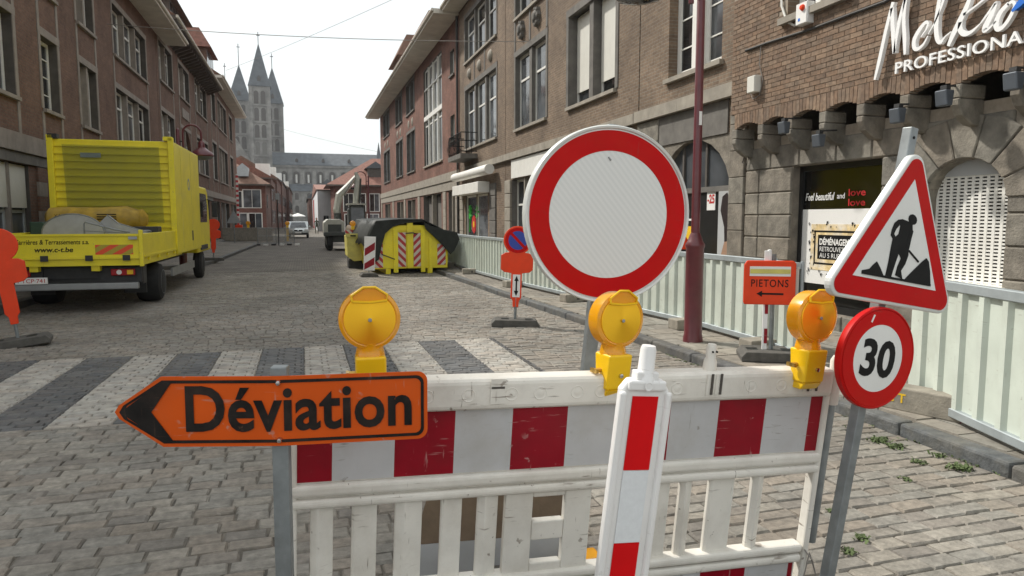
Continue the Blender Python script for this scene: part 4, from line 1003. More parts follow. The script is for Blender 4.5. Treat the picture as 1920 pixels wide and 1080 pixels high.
parking_sign('orange sign back standing beyond the lorry cab', (-3.32, 29.2, .11), R(185), R(-2), True)
# pedestrians sign
t = thing('pedestrian_sign', 'orange sign reading PIETONS with arrow on striped post', 'road sign', (5.07, 6.9, .1), (0, 0, R(-27)))
rubber_foot(t, .6, .5)
obj('post', MB().tube([(.05,.0,.08),(.05,0,1.2)], .026, 4), M['galv'], t)
pl = obj('striped_post', MB().box(-.055, .0, -.03, .0, .06, 1.24), M['plastic_clean'], t, bevel=.006)
for z in (.18, .52, .86): obj('red_band', MB().box(-.035, -.0, -.034, -.031, z, z+.17), M['foil_red'], pl)
bd = obj('board', MB().prism([(-.27,.63),(.25,.63),(.28,.66),(.28,1.1),(.25,1.13),(-.25,1.13),(-.28,1.08),(-.28,.66)], -.08, -.045), M['orange_plastic'], t, bevel=.012)
obj('reflector', MB().box(-.22,.22,-.088,-.081,.955,1.065), M['sign_white'], bd); obj('reflector_strip', MB().box(-.215,.215,-.094,-.089,.985,1.035), M['yellow_pale'], bd)
text('lettering', 'PIETONS', M['black_worn'], bd, (0, -.0815, .875), width=.4, height=.085, bold=.005, space=1.15)
obj('arrow', MB().prism([(-.14,.755),(-.08,.79),(-.08,.765),(.15,.765),(.15,.745),(-.08,.745),(-.08,.72)], -.085, -.0815), M['black_worn'], bd)
obj('cap', MB().lathe([(.03,1.13),(.03,1.2),(.022,1.25),(0,1.255)], 10), M['plastic_clean'], t, smooth=True)

# ------------------------------------------------------------------ hero: barrier across the road
bar = thing('barrier', 'white plastic road barrier with red and grey-white striped band', 'barrier', (-.10, 2.60, -.006), (R(5.5), R(1.9), R(-1.0)))
BL = 2.21
def rrail(nm, x0, x1, z0, z1, y0, y1, bev, par=bar, mm='plastic_white'): return obj(nm, MB().box(x0, x1, y0, y1, z0, z1), M[mm], par, bevel=bev, seg=3)
tr = rrail('top_rail', .0, BL-.03, 1.043, 1.165, -.045, .045, .022)
for x in (.33, .47, .62, .78, .89, 1.035, 1.13, 1.45, 1.62, 1.78, 1.92): 
    obj('dimple', MB().lathe([(.026,-.0455),(.024,-.047),(.018,-.044),(.014,-.0455),(0,-.0465)], 14, axis='y', c=(x,0,1.105)), M['plastic_white'], tr, smooth=True)
obj('notch', MB().box(.70,.755,-.0485,-.0455,1.07,1.165), M['plastic_white'], tr); obj('notch_slot', MB().box(.703,.752,-.0495,-.048,1.128,1.136), M['dark_shade'], tr)
for xc in (.26, 1.24, 1.61, 2.06):
    for k in range(4): obj('rib', MB().box(xc-.035+.02*k, xc-.025+.02*k, -.049, -.0455, 1.075, 1.16), M['dark_shade' if k % 2 else 'plastic_white'], tr)
rrail('backing', .03, BL-.05, .775, 1.045, -.012, .012, .0)
edges = [.03]; x = .148
while x < BL-.08: edges.append(x); x += .2165
edges.append(BL-.055)
for i, (a, b) in enumerate(zip(edges, edges[1:])):
    obj('red_stripe' if i % 2 == 0 else 'white_stripe', MB().box(a, b, -.0165, -.0135, .796, 1.042), M['foil_red' if i % 2 == 0 else 'foil_white'], bar)
for nm, za, zb in (('middle_rail', .742, .79), ('middle_rail', .697, .735)): rrail(nm, .0, BL-.03, za, zb, -.034, .034, .015)
rrail('gap_strip', .02, BL-.05, .73, .75, -.015, .015, 0)
# slats
slx = [(.075, .155), (.22, .31), (.375, .475), (.545, .625), (.685, .765), (1.39, 1.49), (1.535, 1.59), (1.67, 1.79), (1.875, 1.93)]
for i, (a, b) in enumerate(slx):
    w = b-a; m = MB(); f = .32 if i % 2 == 0 else .1
    m.prism([(a,.0),(a,.02),(b,.02),(b,.0),(a+w*f,-.022 if i % 2 == 0 else -.006)], .36, .70, plane='xy')
    obj('slat', m, M['plastic_white'], bar, bevel=.004, seg=2)
cp = MB(); front(cp, .79, 1.10, .36, .727, [(.90, 1.02, .585, .70), (.895, 1.005, .40, .50)], t=.02, y=-.015)
cpo = MB()
for (a, b, c, d) in ((.79,.90,.36,.70),(1.03,1.14,.36,.70),(.90,1.03,.675,.70),(.90,1.03,.495,.575),(.90,1.03,.36,.40)): cpo.box(a, b, -.018, .018, c, d)
obj('centre_panel', cpo, M['plastic_white'], bar, bevel=.006)
for nm, za, zb in (('lower_rail', .325, .365), ('lower_rail', .28, .318)): rrail(nm, .02, BL-.06, za, zb, -.034, .034, .015)
rrail('backing', .05, BL-.08, .10, .285, -.012, .012, 0)
for i, (a, b) in enumerate(zip(edges, edges[1:])):
    obj('red_stripe' if i % 2 == 0 else 'white_stripe', MB().box(max(a, .06), min(b, BL-.09), -.0165, -.0135, .105, .275), M['foil_red' if i % 2 == 0 else 'foil_white'], bar)
rrail('bottom_rail', .03, BL-.07, .06, .105, -.034, .034, .015)
for x0, x1 in ((-.0, .03), (BL-.055, BL-.025)): rrail('end_post', x0, x1, .06, 1.05, -.03, .03, .012)
obj('end_peg', MB().lathe([(.03,1.0),(.032,1.13),(.022,1.15),(.024,1.19),(.014,1.21),(0,1.215)], 12, c=(BL,0,0)), M['plastic_white'], bar, smooth=True)
obj('end_pipe', MB().tube([(BL+.0,0,.36),(BL+.0,0,1.03)], .022, 10), M['galv'], bar, smooth=True)
obj('wire_tie', MB().tube([(BL-.05,-.03,.34),(BL-.02,-.05,.30),(BL+.02,-.05,.2),(BL-.03,-.04,.33),(BL-.06,-.045,.1)], .003, 5), M['cable_grey'], bar)
obj('peg', MB().lathe([(.028,1.16),(.026,1.2),(.02,1.215),(.022,1.255),(.016,1.27),(0,1.272)], 12, c=(1.61,0,0)), M['plastic_white'], bar, smooth=True)
for x in (1.604, 1.622): obj('peg_hole', MB().lathe([(0,-.024),(.004,-.024),(.004,-.018)], 8, axis='y', c=(x,0,1.243)), M['black'], bar)
for x in (.25, BL-.35): obj('foot', MB().prism([(-.3,0),(.3,0),(.3,.05),(.12,.09),(-.12,.09),(-.3,.05)], x-.09, x+.09, plane='yz'), M['rubber'], bar)
# flashing lamps on the barrier
def hazard_lamp(lab, loc, rz, tilt):
    t = thing('hazard_lamp', lab, 'warning lamp', loc, (0, tilt, rz), 'amber lamps on the barrier')
    bx = obj('battery_case', MB().hexa([(-.052,-.045,.0),(.052,-.045,.0),(.052,.03,.0),(-.052,.03,.0)], [(-.052,-.06,.135),(.052,-.06,.135),(.052,.045,.135),(-.052,.045,.135)]), M['lamp_yellow'], t, bevel=.008, seg=3)
    obj('lower_case', MB().prism([(-.045,.0),(.03,.0),(.03,-.03),(-.02,-.03)], -.045, .045, plane='yz'), M['lamp_yellow'], bx, bevel=.004)
    lb = obj('sticker', MB().box(-.026,.03,-.0605,-.0555,.085,.118), M['grey_metal'], bx, rot=(0,0,0)); lb.rotation_euler = (R(-6),0,0)
    obj('case_screw', MB().lathe([(0,-.062),(.008,-.06),(.009,-.05)], 10, axis='y', c=(0.005,0,.055)), M['chrome'], bx, smooth=True)
    obj('fixing_bolt', MB().tube([(-.05,.0,.07),(-.085,.0,.07)], .009, 8), M['brass'], bx, smooth=True); obj('wing_nut', MB().box(-.085,-.075,-.022,.022,.062,.078), M['brass'], bx)
    obj('neck', MB().lathe([(.052,.13),(.05,.145),(.046,.165),(.05,.18)], 20), M['amber'], t, smooth=True)
    cz = .265; r = .105
    hd = obj('lamp_head', MB().lathe([(.0,.045),(.06,.042),(.09,.036),(r,.03),(r+.002,.0),(r,-.03),(.094,-.036),(.088,-.034)], 48, axis='y', c=(0,-.01,cz)), M['amber'], t, smooth=True)
    prof = [(.089,-.034)]
    for k in range(14): q = .088*(1-k/14); prof += [(q, -.036-.005*(1-q/.088)), (q-.003, -.036-.005*(1-q/.088)-.0007)]
    prof += [(.004,-.043),(0,-.043)]
    ln = obj('lens', MB().lathe(prof, 48, axis='y'), M['lens'], hd, smooth=True, loc=(0,-.011,cz))
    obj('lens_hub', MB().lathe([(.007,-.05),(.006,-.052),(0,-.053)], 10, axis='y', c=(0,-.01,cz)), M['sign_back'], hd, smooth=True)
    hp = [(-.058,cz+.065),(-.060,cz+.085),(-.020,cz+.112),(.020,cz+.112),(.060,cz+.085),(.058,cz+.065),(.0,cz+.060),(-.058,cz+.065)]
    obj('handle', MB().tube([(x,-.055,z) for x, z in hp], .0045, 6), M['lamp_yellow'], hd, smooth=True)
    obj('handle_shield', MB().prism([(-.056,cz+.066),(-.058,cz+.084),(-.02,cz+.11),(.02,cz+.11),(.058,cz+.084),(.056,cz+.066)], -.052, -.046), M['amber'], hd)
    return t
hazard_lamp('amber warning lamp above the orange arrow sign', (.215, 2.50, 1.09), R(-2), R(-.5))
hazard_lamp('amber warning lamp in front of the large round sign', (1.118, 2.46, 1.055), R(10), R(2.5))
hazard_lamp('amber warning lamp at the barrier end by the triangular sign', (1.955, 2.40, 1.04), R(6), R(2.5))
# beacon plate in front of the barrier
bc = thing('beacon_plate', 'upright white beacon plate with red blocks in front of barrier', 'beacon', (.94, 2.105, .03), (R(2.5), R(5.6), R(2)))
obj('body', MB().prism([(-.062,.06),(.062,.06),(.087,.09),(.087,1.125),(.062,1.16),(-.062,1.16),(-.087,1.125),(-.087,.09)], -.018, .018), M['plastic_clean'], bc, bevel=.010, seg=3)
for s in (-1, 1): obj('side_rim', MB().box(s*.083-.012, s*.083+.012, -.032, -.01, .1, 1.12), M['plastic_clean'], bc, bevel=.009, seg=3)
obj('top_rim', MB().box(-.068,.068,-.031,-.012,1.122,1.158), M['plastic_clean'], bc, bevel=.009, seg=3)
for z0, z1, mm, nm in ((.855,1.105,'foil_bright','red_block'),(.605,.855,'foil_dotted','white_block'),(.355,.605,'foil_bright','red_block'),(.105,.355,'foil_dotted','white_block')):
    obj(nm, MB().box(-.047,.047,-.0215,-.0195,z0+.001,z1-.001), M[mm], bc)
obj('top_peg', MB().lathe([(.034,1.15),(.031,1.165),(.027,1.17),(.026,1.255),(.022,1.268),(0,1.272)], 20), M['plastic_clean'], bc, smooth=True)
obj('peg_collar', MB().box(-.04,.04,-.022,.022,1.155,1.185), M['plastic_clean'], bc, bevel=.006)
obj('slot', MB().lathe([(.016,-.0335),(.013,-.0345),(.008,-.033)], 14, axis='y', c=(0,0,1.14)), M['plastic_clean'], bc)
obj('base', MB().box(-.2,.2,-.35,.35,-.04,.06), M['rubber'], bc, bevel=.012)

# ------------------------------------------------------------------ detour arrow sign
P_top, P_bot = Vector((-.083, 2.18, 1.285)), Vector((-.095, 2.16, 0))
dv = thing('deviation_sign', 'orange arrow sign reading Déviation on a grey post', 'road sign', (-.09, 2.17, 0), (0, R(.4), R(-11)))
obj('post', MB().box(-.024,.024,-.004,.038,0,1.265), M['galv'], dv, bevel=.004)
obj('foot', MB().box(-.25,.25,-.16,.2,0,.09), M['rubber'], dv, bevel=.012)
def fold(x): return -.012 - .016*math.exp(-(x/.05)**2)*0 + (abs(x)*.10 if x > 0 else abs(x)*.045)     # gently creased at the post
def creased(poly_rows, y_off, mm, nm, par, th=.003):
    m = MB()
    for quad_ in poly_rows:
        v = [(x, fold(x)+y_off, z) for x, z in quad_]; w_ = [(x, fold(x)+y_off+th, z) for x, z in quad_]
        n = len(v); m.add(v+w_, [tuple(range(n)), tuple(range(2*n-1, n-1, -1))]+[(i, i+n, (i+1) % n+n, (i+1) % n) for i in range(n)])
    return obj(nm, m, M[mm], par)
zc, hh, xl, xs, xr = 1.135, .105, -.470, -.335, .435
def outline(ins):   # right edge with rounded corners, arrow on the left; split at x=0 so that the crease is real
    h = hh-ins; xr_ = xr-ins; rc = max(.004, .03-ins*.6); xl_ = xl+ins*1.25; xs_ = xs+ins*.25
    arc = lambda cx, cz, a0, a1: [(cx+rc*math.cos(R(a)), cz+rc*math.sin(R(a))) for a in range(a0, a1+1, 15)]
    right = [(0, zc-h)] + arc(xr_-rc, zc-h+rc, -90, 0) + arc(xr_-rc, zc+h-rc, 0, 90) + [(0, zc+h)]
    left = [(0, zc+h), (xs_, zc+h), (xl_+.012, zc+.02), (xl_, zc), (xl_+.012, zc-.02), (xs_, zc-h), (0, zc-h)]
    return [right, left]
pl = creased(outline(0), 0, 'orange', 'plate', dv, .004)
def ringband(i0, i1, y, mm, nm):
    m = MB()
    for A, B in zip(outline(i0), outline(i1)):
        for (a, b, c, d) in zip(A, A[1:], B[1:], B): 
            v = [(p[0], fold(p[0])+y, p[1]) for p in (a, b, c, d)]; m.add(v, [(0,1,2,3)])
            v2 = [(p[0], fold(p[0])+y+.001, p[1]) for p in (a, b, c, d)]; m.add(v2, [(3,2,1,0)])
    return obj(nm, m, M[mm], pl)
ringband(.011, .020, -.0022, 'black_worn', 'black_border')
creased([[(xl+.016,zc),(xs+.006,zc+hh-.013),(xs+.028,zc+hh-.02),(xl+.105,zc),(xs+.028,zc-hh+.02),(xs+.006,zc-hh+.013)]], -.0034, 'black_worn', 'arrow_head', pl, .0012)
tm = text_mesh('Déviation', M['black_worn'], width=.655, height=.138, bold=.022, ext=.0012, space=1.02)
for v in tm.vertices: v.co.y += fold(v.co.x+.060) - .002
link('lettering', tm, pl, (.060, 0, zc+.008))
for z in (zc+.086, zc-.086): obj('bolt', MB().lathe([(0,-.026),(.006,-.025),(.009,-.018),(.009,-.012)], 10, axis='y', c=(.002,0,z)), M['chrome'], pl, smooth=True)

# ------------------------------------------------------------------ large round no-entry-for-all sign
rs = thing('round_sign', 'large round white sign with broad red ring above barrier', 'road sign', (1.06, 2.77, -.012), (R(1.0), R(5.2), R(-1)))
obj('post', MB().box(-.028,.028,.018,.06,0,2.11), M['galv'], rs, bevel=.005); obj('foot', MB().box(-.3,.3,-.2,.25,0,.1), M['rubber'], rs, bevel=.012)
SR = .366; cz = 1.735
ds = obj('disc', MB().lathe([(0,.012),(SR-.012,.012),(SR-.002,.018),(SR,.006),(SR,-.022),(SR-.004,-.028),(SR-.012,-.026),(SR-.016,-.018),(0,-.018)], 96, axis='y', c=(0,0,cz)), M['rim'], rs, smooth=True)
obj('red_ring', MB().lathe([(.262,-.0185),(SR-.021,-.0185),(SR-.021,-.0205),(.262,-.0205)], 96, axis='y', c=(0,0,cz), ring=True), M['sign_red'], ds)
mw, tw, bw = _new('retroreflective_white')
tcn = tw.nodes.new('ShaderNodeTexCoord'); wv = tw.nodes.new('ShaderNodeTexWave'); wv.wave_type = 'BANDS'; wv.bands_direction = 'DIAGONAL'; wv.inputs['Scale'].default_value = 22; wv.inputs['Distortion'].default_value = .3
tw.links.new(tcn.outputs['Object'], wv.inputs['Vector'])
tw.links.new(_mixc(tw, _ramp(tw, wv.outputs['Fac'], .2, .8), (.66,.665,.64), (.71,.71,.685)), bw.inputs['Base Color']); bw.inputs['Roughness'].default_value = .38
obj('white_face', MB().lathe([(.2615,-.0183),(.2615,-.0198)], 96, axis='y', c=(0,0,cz)), mw, ds)
obj('scuff', MB().tube([(-.03,-.0205,cz+.235),(-.018,-.0205,cz+.222)], .004, 5), M['grey_metal'], ds)

# ------------------------------------------------------------------ road works triangle and speed limit on one leaning post
wk = thing('works_sign', 'red triangle with digging worker above small 30 disc on leaning post', 'road sign', (1.945, 2.22, .05), (R(1.0), R(9.6), R(7)))
obj('post', MB().box(-.02,.02,.012,.055,0,2.03), M['galv'], wk, bevel=.004); obj('foot', MB().box(-.22,.22,-.2,.25,-.05,.07), M['rubber'], wk, bevel=.012)
for z in (1.99, 1.5): obj('post_hole', MB().lathe([(0,.0105),(.006,.0105),(.006,.013)], 10, axis='y', c=(0,0,z)), M['black'], wk)
def tri(s, rc, cx=.0, zb=1.36):     # rounded triangle of side s, base at zb
    h = s*.866; V = [(-s/2, 0), (s/2, 0), (0, h)]; out = []
    for i, (x, z) in enumerate(V):
        C_ = Vector((0, h/3)); p = Vector((x, z)); q = p + (C_-p).normalized()*rc*2
        base = [210, 330, 90][i]
        for k in range(-60, 61, 15): a = R(base+k); out.append((cx+q.x+rc*math.cos(a), zb+q.y+rc*math.sin(a)))
    return out
TS = .735; zb = 1.335
tp = obj('triangle_plate', MB().prism(tri(TS, .05, 0, zb), -.022, .012), M['rim'], wk, bevel=.007)
obj('red_triangle', MB().prism(tri(TS-.05, .038, 0, zb+.0145), -.0245, -.0225), M['sign_red'], tp)
s2 = .465; z2 = zb+.088; h2 = s2*.866
obj('white_triangle', MB().prism([(-s2/2, z2), (s2/2, z2), (0, z2+h2)], -.0268, -.025), M['sign_white'], tp)
def pic(poly):      # outline of the pictogram in barycentric coordinates of the white triangle
    A, B, T = Vector((370,562)), Vector((660,577)), Vector((578,205)); out = []
    e1, e2 = B-A, T-A; det = e1.x*e2.y-e1.y*e2.x
    for u, v in poly:
        d = Vector((u, v))-A; a = (d.x*e2.y-d.y*e2.x)/det; b = (e1.x*d.y-e1.y*d.x)/det
        out.append((-s2/2+a*s2+b*s2/2, z2+b*h2))
    return out
pg = [[(571+15*math.cos(R(a)), 342+18*math.sin(R(a))) for a in range(0, 360, 30)],
      [(558,352),(535,347),(520,352),(528,372),(522,400),(503,420),(515,440),(556,448),(560,415),(571,385),(570,360)],
      [(522,351),(508,364),(499,388),(495,408),(503,421),(512,412),(506,402),(513,385),(524,370)],
      [(566,372),(573,382),(566,410),(560,440),(554,462),(546,458),(550,430),(556,400)],
      [(502,418),(496,450),(488,500),(478,548),(497,550),(503,528),(514,492),(524,462),(540,440)],
      [(518,440),(557,442),(556,468),(546,498),(531,524),(536,552),(512,542),(519,512),(531,482),(522,462)],
      [(556,452),(560,448),(595,482),(592,487)],
      [(545,552),(565,528),(590,500),(608,480),(622,467),(630,478),(635,510),(638,563)],
      [(398,550),(399,541),(424,533),(434,520),(448,505),(459,524),(470,549)],
      [(398,545),(638,556),(638,564),(398,553)]]
for k, poly in enumerate(pg): obj('pictogram', MB().prism(pic(poly), -.0290-.0002*k, -.0272), M['black'], tp)
SR = .2; cz = 1.125
ds = obj('speed_disc', MB().lathe([(0,.01),(SR-.004,.01),(SR,.004),(SR,-.02),(SR-.006,-.024),(SR-.01,-.02),(0,-.02)], 64, axis='y', c=(-.012,0,cz)), M['sign_red'], wk, smooth=True)
obj('red_ring', MB().lathe([(.132,-.0203),(SR-.012,-.0203),(SR-.012,-.022),(.132,-.022)], 64, axis='y', c=(-.012,0,cz), ring=True), M['sign_red'], ds)
obj('white_face', MB().lathe([(.1318,-.0203),(.1318,-.0215)], 64, axis='y', c=(-.012,0,cz)), M['sign_white'], ds)
text('digits', '30', M['black'], ds, (-.012, -.0218, cz), width=.182, height=.148, bold=.03)
obj('scratch', MB().tube([(.0-.075,-.0225,cz+.165),(.0-.085,-.0225,cz+.135)], .004, 5), M['sign_white'], ds)

# brown board and lamp battery lying behind the barrier
t = thing('brown_board', 'brown board leaning low behind the barrier slats', 'board', (.40, 3.2, .0), (R(-22), 0, R(-6)))
obj('sheet', MB().prism([(0,0),(.86,0),(.86,.78),(.22,.78),(.14,.4)], 0, .02), M['wood_brown'], t); obj('edge_strip', MB().box(0,.86,-.03,.0-.001,0,.16), M['grey_metal'], t)
t = thing('yellow_case', 'yellow lamp case on the ground behind the barrier', 'case', (1.235, 2.98, 0))
obj('case', MB().box(-.06,.06,-.05,.05,.0,.1), M['lamp_yellow'], t, bevel=.012); obj('lid', MB().box(-.065,.065,-.055,.055,.1,.13), M['amber'], t, bevel=.008)
# weeds in the joints by the right kerb
wm = MB(); rw = random.Random(9)
def tuft(x, y, z, n, s):
    for k in range(n):
        a = rw.uniform(0, 6.28); l = rw.uniform(.4, 1)*s; px, py = x+rw.gauss(0, s*.6), y+rw.gauss(0, s*.6); w = .006
        tx, ty = px+math.cos(a)*l*.8, py+math.sin(a)*l*.8; nx, ny = -math.sin(a)*w, math.cos(a)*w
        wm.add([(px-nx,py-ny,z),(px+nx,py+ny,z),(px+(tx-px)*.6+nx*1.6,py+(ty-py)*.6+ny*1.6,z+l*.6),(tx,ty,z+l*.55),(px+(tx-px)*.6-nx*1.6,py+(ty-py)*.6-ny*1.6,z+l*.6)], [(0,1,2,3,4)])
for px, py, n, s in ((1650,828,70,.05),(1680,840,60,.05),(1720,868,40,.04),(1800,880,90,.055),(1840,866,80,.05),(1760,855,30,.04),(1600,806,40,.04),(1620,1010,30,.035),(1590,1035,30,.03),(1880,860,40,.04),(1560,960,20,.03),(1480,860,20,.03),(1700,900,25,.03)):
    p = on_z(px, py, .0); tuft(p.x, p.y, .0, n, s)
for i in range(60):
    y_ = rw.uniform(2.5, 9); tuft(kerb_x(y_)-.03+rw.gauss(0,.03), y_, -.01, rw.randint(3, 12), .03)
for i in range(60): tuft(rw.uniform(1.8, 4.4), rw.uniform(2.0, 6.3), -.015, rw.randint(1, 5), .022)
tag(obj('weeds', wm, M['weed']), 'scattered green weeds growing in the joints along the right kerb', 'weeds', kind='stuff')

# ------------------------------------------------------------------ yellow lorry (local: x across to the right, y forwards, z up; rear at y=0)
tk = thing('lorry', 'yellow tipper lorry with tall rear box parked on the left', 'lorry', (-4.02, 14.25, 0), (0, 0, R(-.6)))
TW = 1.19
ch = obj('chassis', MB().box(-.5,.5,.25,8.8,.62,.82), M['dark_metal'], tk)
obj('cross_member', MB().box(-TW+.05,TW-.05,.3,.6,.5,.85), M['dark_metal'], ch)
bp = obj('bumper', MB().box(-TW+.02,TW-.1,.12,.24,.42,.54), M['sign_back'], tk, bevel=.02)
for s in (-1, 1):
    pl_ = obj('light_panel', MB().box(s*.8-.34, s*.8+.34, .2, .26, .545, .82), M['dark_metal'], tk)
    tl = obj('tail_light', MB().box(s*.84-.2, s*.84+.2, .14, .2, .67, .79), M['red_light'], pl_, bevel=.015)
    obj('reverse_lamp', MB().lathe([(0,.125),(.045,.13),(.045,.141)], 12, axis='y', c=(s*.84-.06*s,0,.73)), M['white_print'], tl)
    obj('indicator', MB().box(s*.84+s*.12-.05, s*.84+s*.12+.05, .132, .139, .69, .77), M['lamp_yellow'], tl)
for x in (-.95, -.35, .35, .95): obj('hinge', MB().box(x-.06, x+.06, -.035, -.021, .95, 1.05), M['dark_metal'], tk)
for s in (-1, 1): obj('latch', MB().box(s*(TW-.12)-.07, s*(TW-.12)+.07, -.05, -.021, 1.33, 1.38), M['grey_metal'], tk)
for x in (-.55, .42): obj('tow_bracket', MB().box(x-.07, x+.07, .06, .2, .76, .92), M['yellow'], tk, bevel=.01)
np = obj('number_plate', MB().box(-.86,-.36,.10,.118,.545,.66), M['white_print'], tk); text('plate_text', '1·TCP·741', M['red_print'], np, (-.61,.0985,.602), width=.42, height=.07)
fl = obj('bed_floor', MB().box(-TW,TW,.02,4.2,.86,.98), M['yellow'], tk)
tg_ = obj('tailgate', MB().box(-TW,TW,.0,.045,.985,1.43), M['yellow'], tk, bevel=.012)
obj('tailgate_lip', MB().box(-TW,TW,-.02,.0-.001,.985,1.03), M['yellow'], tg_); obj('tailgate_lip', MB().box(-TW,TW,-.02,-.001,1.39,1.43), M['yellow'], tg_)
text('lettering', 'Carrières & Terrassements s.a.', M['black'], tg_, (-.22,-.002,1.29), width=1.15, height=.085, shear=.15, bold=.01)
text('lettering', 'www.c-t.be', M['black'], tg_, (-.2,-.002,1.155), width=.6, height=.09, shear=.15, bold=.02)
for x0, x1 in ((.45, 1.06), (-1.17, -.82)): obj('hazard_strip', MB().box(x0, x1, -.006, -.0015, 1.06, 1.235), M['diag_truck'], tg_)
for s in (-1, 1):
    obj('corner_post', MB().box(s*TW-.035 if s < 0 else s*TW-.03, s*TW+.03 if s < 0 else s*TW+.035, -.03, .06, .84, 1.5), M['yellow'], tk, bevel=.01)
    sd = obj('dropside', MB().box(s*TW-.02, s*TW+.025, .07, 3.35, .985, 1.43), M['yellow'], tk, bevel=.008)
    for y_ in (.5, 1.4, 2.3, 3.1): obj('hinge', MB().box(s*TW-.03, s*TW+.035, y_, y_+.12, .93, 1.0), M['yellow'], sd)
    obj('side_rib', MB().box(s*(TW+.026)-.003, s*(TW+.026)+.012, .1, 3.3, 1.0, 1.04), M['yellow'], sd)
    obj('mudguard', MB().box(s*.8-.2, s*.8+.2, 1.2, 1.26, .25, .85), M['dark_metal'], tk)
    obj('side_guard', MB().box(s*(TW-.05)-.02, s*(TW-.05)+.02, 3.1, 6.2, .42, .6), M['sign_back'], tk)
    obj('front_mudguard', MB().box(s*.98-.2, s*.98+.2, 7.45, 8.75, .82, .95), M['dark_metal'], tk)
    for y_, dbl in ((1.95, True), (7.95, False)):
        prof = [(.0,-.13),(.26,-.13),(.36,-.11),(.40,-.06),(.40,.06),(.36,.11),(.26,.13),(.0,.13)]
        wv_ = obj('wheel', MB().lathe([(r_, h_*(1.9 if dbl else 1)) for r_, h_ in prof], 28, axis='x', c=(s*(.93 if dbl else 1.02), y_, .40)), M['tyre'], tk, smooth=True)
        xo = s*((.93+.247) if dbl else (1.02+.13)); obj('rim', MB().lathe([(0,-s*.03),(.1,-s*.03),(.12,s*.0),(.2,-s*.02),(.25,s*.004),(.25,-s*.02)], 20, axis='x', c=(xo, y_, .40)), M['rim_grey'], wv_, smooth=True)
bxo = obj('tall_box', MB().box(-TW-.02,TW+.05,3.42,7.0,.9,3.42), M['yellow'], tk, bevel=.02)
for k in range(12): obj('box_rib', MB().box(-TW+.06,TW-.06,3.375,3.419,1.5+k*.16,1.535+k*.16), M['yellow'], bxo)
for s in (-1, 1): obj('box_post', MB().box(s*(TW-.0)-.06, s*(TW-.0)+.06, 3.33, 3.418, .99, 3.5), M['yellow'], bxo, bevel=.01)
for s in (-1, 1): obj('post_cap', MB().box(s*(TW-.06)-.09, s*(TW-.06)+.09, 3.33, 3.5, 3.43, 3.52), M['dark_metal' if s < 0 else 'yellow'], bxo)
obj('label_plate', MB().box(-.62,-.22,3.362,3.373,3.03,3.13), M['grey_metal'], bxo)
for y_ in (4.2, 5.6): obj('panel_seam', MB().box(TW+.05, TW+.054, y_, y_+.02, 1.0, 3.35), M['yellow_pale'], bxo)
obj('emblem', MB().lathe([(.09,0),(.15,0),(.15,.004),(.09,.004)], 20, axis='x', c=(TW+.0505,5.25,2.55), ring=True), M['grey_metal'], bxo); obj('handle_plate', MB().box(TW+.05,TW+.058,5.5,5.65,1.15,1.4), M['dark_metal'], bxo)
obj('cargo_net', MB().quad((-.9,3.30,1.75),(1.0,3.30,1.6),(.95,3.325,3.28),(-.95,3.325,3.3)), M['net'], bxo)
cb = obj('cab', MB().prism([(7.08,.75),(9.5,.75),(9.55,1.5),(9.25,2.5),(9.0,2.62),(7.08,2.62)], -TW+.04, TW-.04, plane='yz'), M['yellow'], tk, bevel=.05)
for s in (-1, 1):
    obj('side_window', MB().prism([(7.6,1.6),(8.95,1.6),(9.05,2.1),(8.85,2.42),(7.6,2.42)], s*(TW-.04)-.006, s*(TW-.04)+.006, plane='yz'), M['glass'], cb)
    obj('door_seam', MB().box(s*(TW-.036)-.003, s*(TW-.036)+.003, 7.5, 7.52, .8, 2.5), M['dark_metal'], cb)
    mr = obj('mirror', MB().box(s*1.36-.08, s*1.36+.08, 9.05, 9.12, 1.75, 2.2), M['dark_metal'], cb, bevel=.02); obj('mirror_arm', MB().tube([(s*1.1,9.1,2.3),(s*1.36,9.08,2.2)], .015, 6), M['dark_metal'], mr)
obj('windscreen', MB().hexa([(-TW+.15,9.5,1.62),(TW-.15,9.5,1.62),(TW-.15,9.53,1.62),(-TW+.15,9.53,1.62)], [(-TW+.2,9.24,2.45),(TW-.2,9.24,2.45),(TW-.2,9.28,2.45),(-TW+.2,9.28,2.45)]), M['glass'], cb)
obj('roof_beacon', MB().lathe([(.08,2.62),(.08,2.78),(.05,2.83),(0,2.84)], 12, c=(.9,7.4,0)), M['orange_plastic'], cb, smooth=True)
# load on the bed
def at_truck(x, y, z): return Vector((-4.02+x, 14.25+y, z))
t = thing('tarp_roll', 'long orange-yellow wrapped roll lying across the lorry bed', 'roll', at_truck(-.1, 2.75, .98))
m = MB(); rt_ = random.Random(4)
ring = [(-1.02,.10),(-.95,.21),(-.6,.25),(0,.24),(.5,.26),(.72,.2),(.8,.23),(.9,.1)]
m.tube([(x, 0, .72+.02*math.sin(x*5)) for x, r_ in ring], [r_ for x, r_ in ring], 12); obj('wrapping', m, M['tarp_yellow'], t, smooth=True)
text('print', 'XAROX', M['black_worn'], t, (-.62,-.285,.78), (R(-8),0,R(3)), width=.34, height=.06)
for k in range(3): obj('print_line', MB().box(.0,.36,-.312,-.29,.70+k*.05,.72+k*.05), M['black_worn'], t)
for x in (-.7, .55): obj('support', MB().box(x-.1,x+.1,-.2,.2,.0,.47), M['green_dark'], t)
t = thing('grey_plate', 'large round grey metal plate standing in the lorry bed', 'plate', at_truck(-.12, .9, .98))
